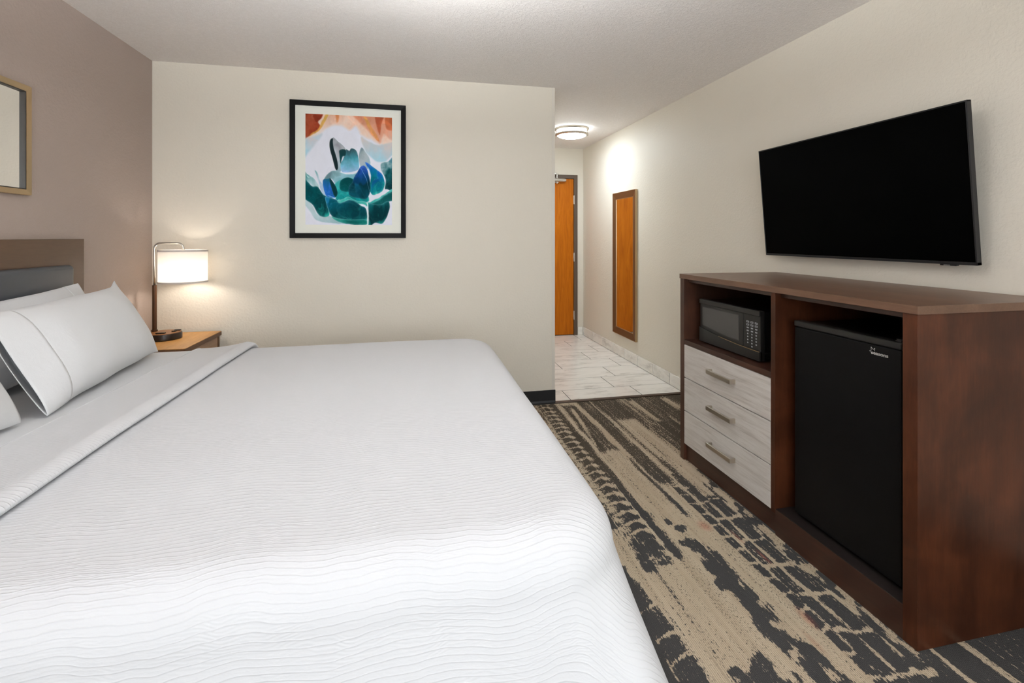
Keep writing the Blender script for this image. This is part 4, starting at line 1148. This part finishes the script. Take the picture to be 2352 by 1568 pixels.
# translucent drum shade
m = bpy.data.materials.new('lamp shade linen'); m.use_nodes = True
nt = m.node_tree; nt.nodes.clear()
out = nt.nodes.new('ShaderNodeOutputMaterial'); df = nt.nodes.new('ShaderNodeBsdfDiffuse'); tr = nt.nodes.new('ShaderNodeBsdfTranslucent'); mx_ = nt.nodes.new('ShaderNodeMixShader')
df.inputs[0].default_value = (0.80, 0.76, 0.72, 1); tr.inputs[0].default_value = (0.86, 0.80, 0.72, 1); mx_.inputs[0].default_value = 0.30
wv_ = nt.nodes.new('ShaderNodeTexNoise'); wv_.inputs['Scale'].default_value = 350; bp = nt.nodes.new('ShaderNodeBump'); bp.inputs['Strength'].default_value = 0.1; bp.inputs['Distance'].default_value = 0.001
nt.links.new(wv_.outputs['Fac'], bp.inputs['Height']); nt.links.new(bp.outputs[0], df.inputs['Normal'])
nt.links.new(df.outputs[0], mx_.inputs[1]); nt.links.new(tr.outputs[0], mx_.inputs[2]); nt.links.new(mx_.outputs[0], out.inputs[0])
MB().lathe([(SR, SZ0), (SR, SZ0 + 0.05), (SR, SZ0 + 0.1), (SR, SZ1)], (SX, SY, 0), 72).done('shade', m, lp, True)
shade = [c for c in lp.children if c.name.startswith('shade')][0]
M['shade_trim'] = mat('shade trim tape', (0.62, 0.56, 0.52, 1), 0.8)
MB().lathe([(SR + 0.001, SZ1 - 0.011), (SR + 0.0022, SZ1 - 0.011), (SR + 0.0022, SZ1 + 0.001), (SR - 0.002, SZ1 + 0.001), (SR - 0.002, SZ1 - 0.011), (SR + 0.001, SZ1 - 0.011)], (SX, SY, 0), 72).done('trim_band', M['shade_trim'], shade, 'angle')
MB().lathe([(SR + 0.001, SZ0 - 0.001), (SR + 0.0022, SZ0 - 0.001), (SR + 0.0022, SZ0 + 0.009), (SR - 0.002, SZ0 + 0.009), (SR - 0.002, SZ0 - 0.001), (SR + 0.001, SZ0 - 0.001)], (SX, SY, 0), 72).done('trim_band', M['shade_trim'], shade, 'angle')
sp_ = MB()
for k in range(3):
    a = 0.5 + k * 2.094
    sp_.tube([(SX, SY, 1.171), (SX + SR * 0.99 * math.cos(a), SY + SR * 0.99 * math.sin(a), 1.190)], 0.0016, 8)
sp_.done('spider', M['steel'], lp, True)
m = mat('lit bulb', (1, 1, 1, 1), 0.4)
b = m.node_tree.nodes['Principled BSDF']; b.inputs['Emission Color'].default_value = (1.0, 0.92, 0.82, 1); b.inputs['Emission Strength'].default_value = 46.0
MB().lathe([(0, 1.035), (0.018, 1.040), (0.029, 1.055), (0.030, 1.068), (0.022, 1.085), (0.014, 1.094), (0.013, 1.098), (0, 1.098)], (SX, SY, 0), 24).done('bulb', m, lp, True)
# flex running off the back of the base
fl_ = MB().tube([(LBX - 0.088, LBY - 0.035, NZ + 0.010), (LBX - 0.125, LBY - 0.06, NZ + 0.006), (LBX - 0.150, LBY - 0.03, NZ + 0.005), (LBX - 0.158, LBY + 0.10, NZ + 0.005)], 0.0032, 8).done('cord', M['black_plastic'], lp, True)

# ================================================================== LIGHT
w = bpy.data.worlds.new('sky'); S.world = w; w.use_nodes = True
bg = w.node_tree.nodes['Background']
bg.inputs['Color'].default_value = (0.90, 0.955, 1.0, 1); bg.inputs['Strength'].default_value = 3.9
L = bpy.data.lights.new('added_window_portal', 'AREA'); L.shape = 'RECTANGLE'; L.size = WX1 - WX0; L.size_y = WZ1 - WZ0  # sampling portal for the added window
L.cycles.is_portal = True
lo = bpy.data.objects.new('added_window_portal', L); COL.objects.link(lo)
lo.location = ((WX0 + WX1) / 2, YF - 0.02, (WZ0 + WZ1) / 2)
lo.rotation_euler = (math.radians(90), 0, 0)      # -Z points to +y

# added uplight bowl, unseen above the frame, to brighten ceiling and room
GX, GY, GZ = 0.05, 1.36, 2.12
gl = thing('added_pendant', 'added unseen nickel stemmed glass bowl pendant throwing fill light up onto the bedroom ceiling', 'ceiling light', (GX, GY, H))
MB().lathe([(0, H), (0.065, H), (0.065, H - 0.012), (0.05, H - 0.024), (0, H - 0.026)], (GX, GY, 0), 40).done('canopy', M['nickel'], gl, 'angle')
MB().cyl((GX, GY, (H + GZ) / 2 - 0.04), 0.007, H - GZ + 0.06, 'Z', 14).done('stem', M['nickel'], gl, 'angle')
m = mat('added pendant bowl glow', (0.85, 0.85, 0.85, 1), 0.4)
b = m.node_tree.nodes['Principled BSDF']; b.inputs['Emission Color'].default_value = (0.94, 0.975, 1.0, 1); b.inputs['Emission Strength'].default_value = 3.0
MB().lathe([(0.0, GZ - 0.10), (0.06, GZ - 0.095), (0.12, GZ - 0.075), (0.175, GZ - 0.035), (0.20, GZ + 0.01), (0.195, GZ + 0.012), (0.168, GZ - 0.03), (0.115, GZ - 0.066), (0.06, GZ - 0.085), (0, GZ - 0.09)], (GX, GY, 0), 48).done('bowl', m, gl, True)
m = mat('added pendant bulb glow', (1, 1, 1, 1), 0.4)
b = m.node_tree.nodes['Principled BSDF']; b.inputs['Emission Color'].default_value = (0.94, 0.975, 1.0, 1); b.inputs['Emission Strength'].default_value = 410.0
for k in range(3):
    a = k * 2.094 + 0.4
    bx, by = GX + 0.075 * math.cos(a), GY + 0.075 * math.sin(a)
    MB().lathe([(0.0 if q in (0, 10) else 0.036 * math.sin(math.pi * q / 10), GZ - 0.02 - 0.036 * math.cos(math.pi * q / 10)) for q in range(11)], (bx, by, 0), 20).done('bulb', m, gl, True)

# ================================================================== CAMERA
f_px = 1088.0
cam = bpy.data.cameras.new('camera')
cam.sensor_fit = 'HORIZONTAL'; cam.sensor_width = 36.0
cam.lens = 36.0 * f_px / 2352.0
cam.shift_y = -(784 - 544) / 2352.0
cam.clip_start = 0.02
co = bpy.data.objects.new('camera', cam); COL.objects.link(co)
co.location = (0, 0, CAMZ)
co.rotation_euler = (math.radians(90), 0, -math.atan2(228, f_px))
S.camera = co

S.view_settings.view_transform = 'Standard'
S.view_settings.look = 'None'
S.view_settings.gamma = 1.0
S.view_settings.use_curve_mapping = False
S.view_settings.exposure = 0.87
S.cycles.max_bounces = 10
S.cycles.diffuse_bounces = 6
S.cycles.sample_clamp_indirect = 8.0
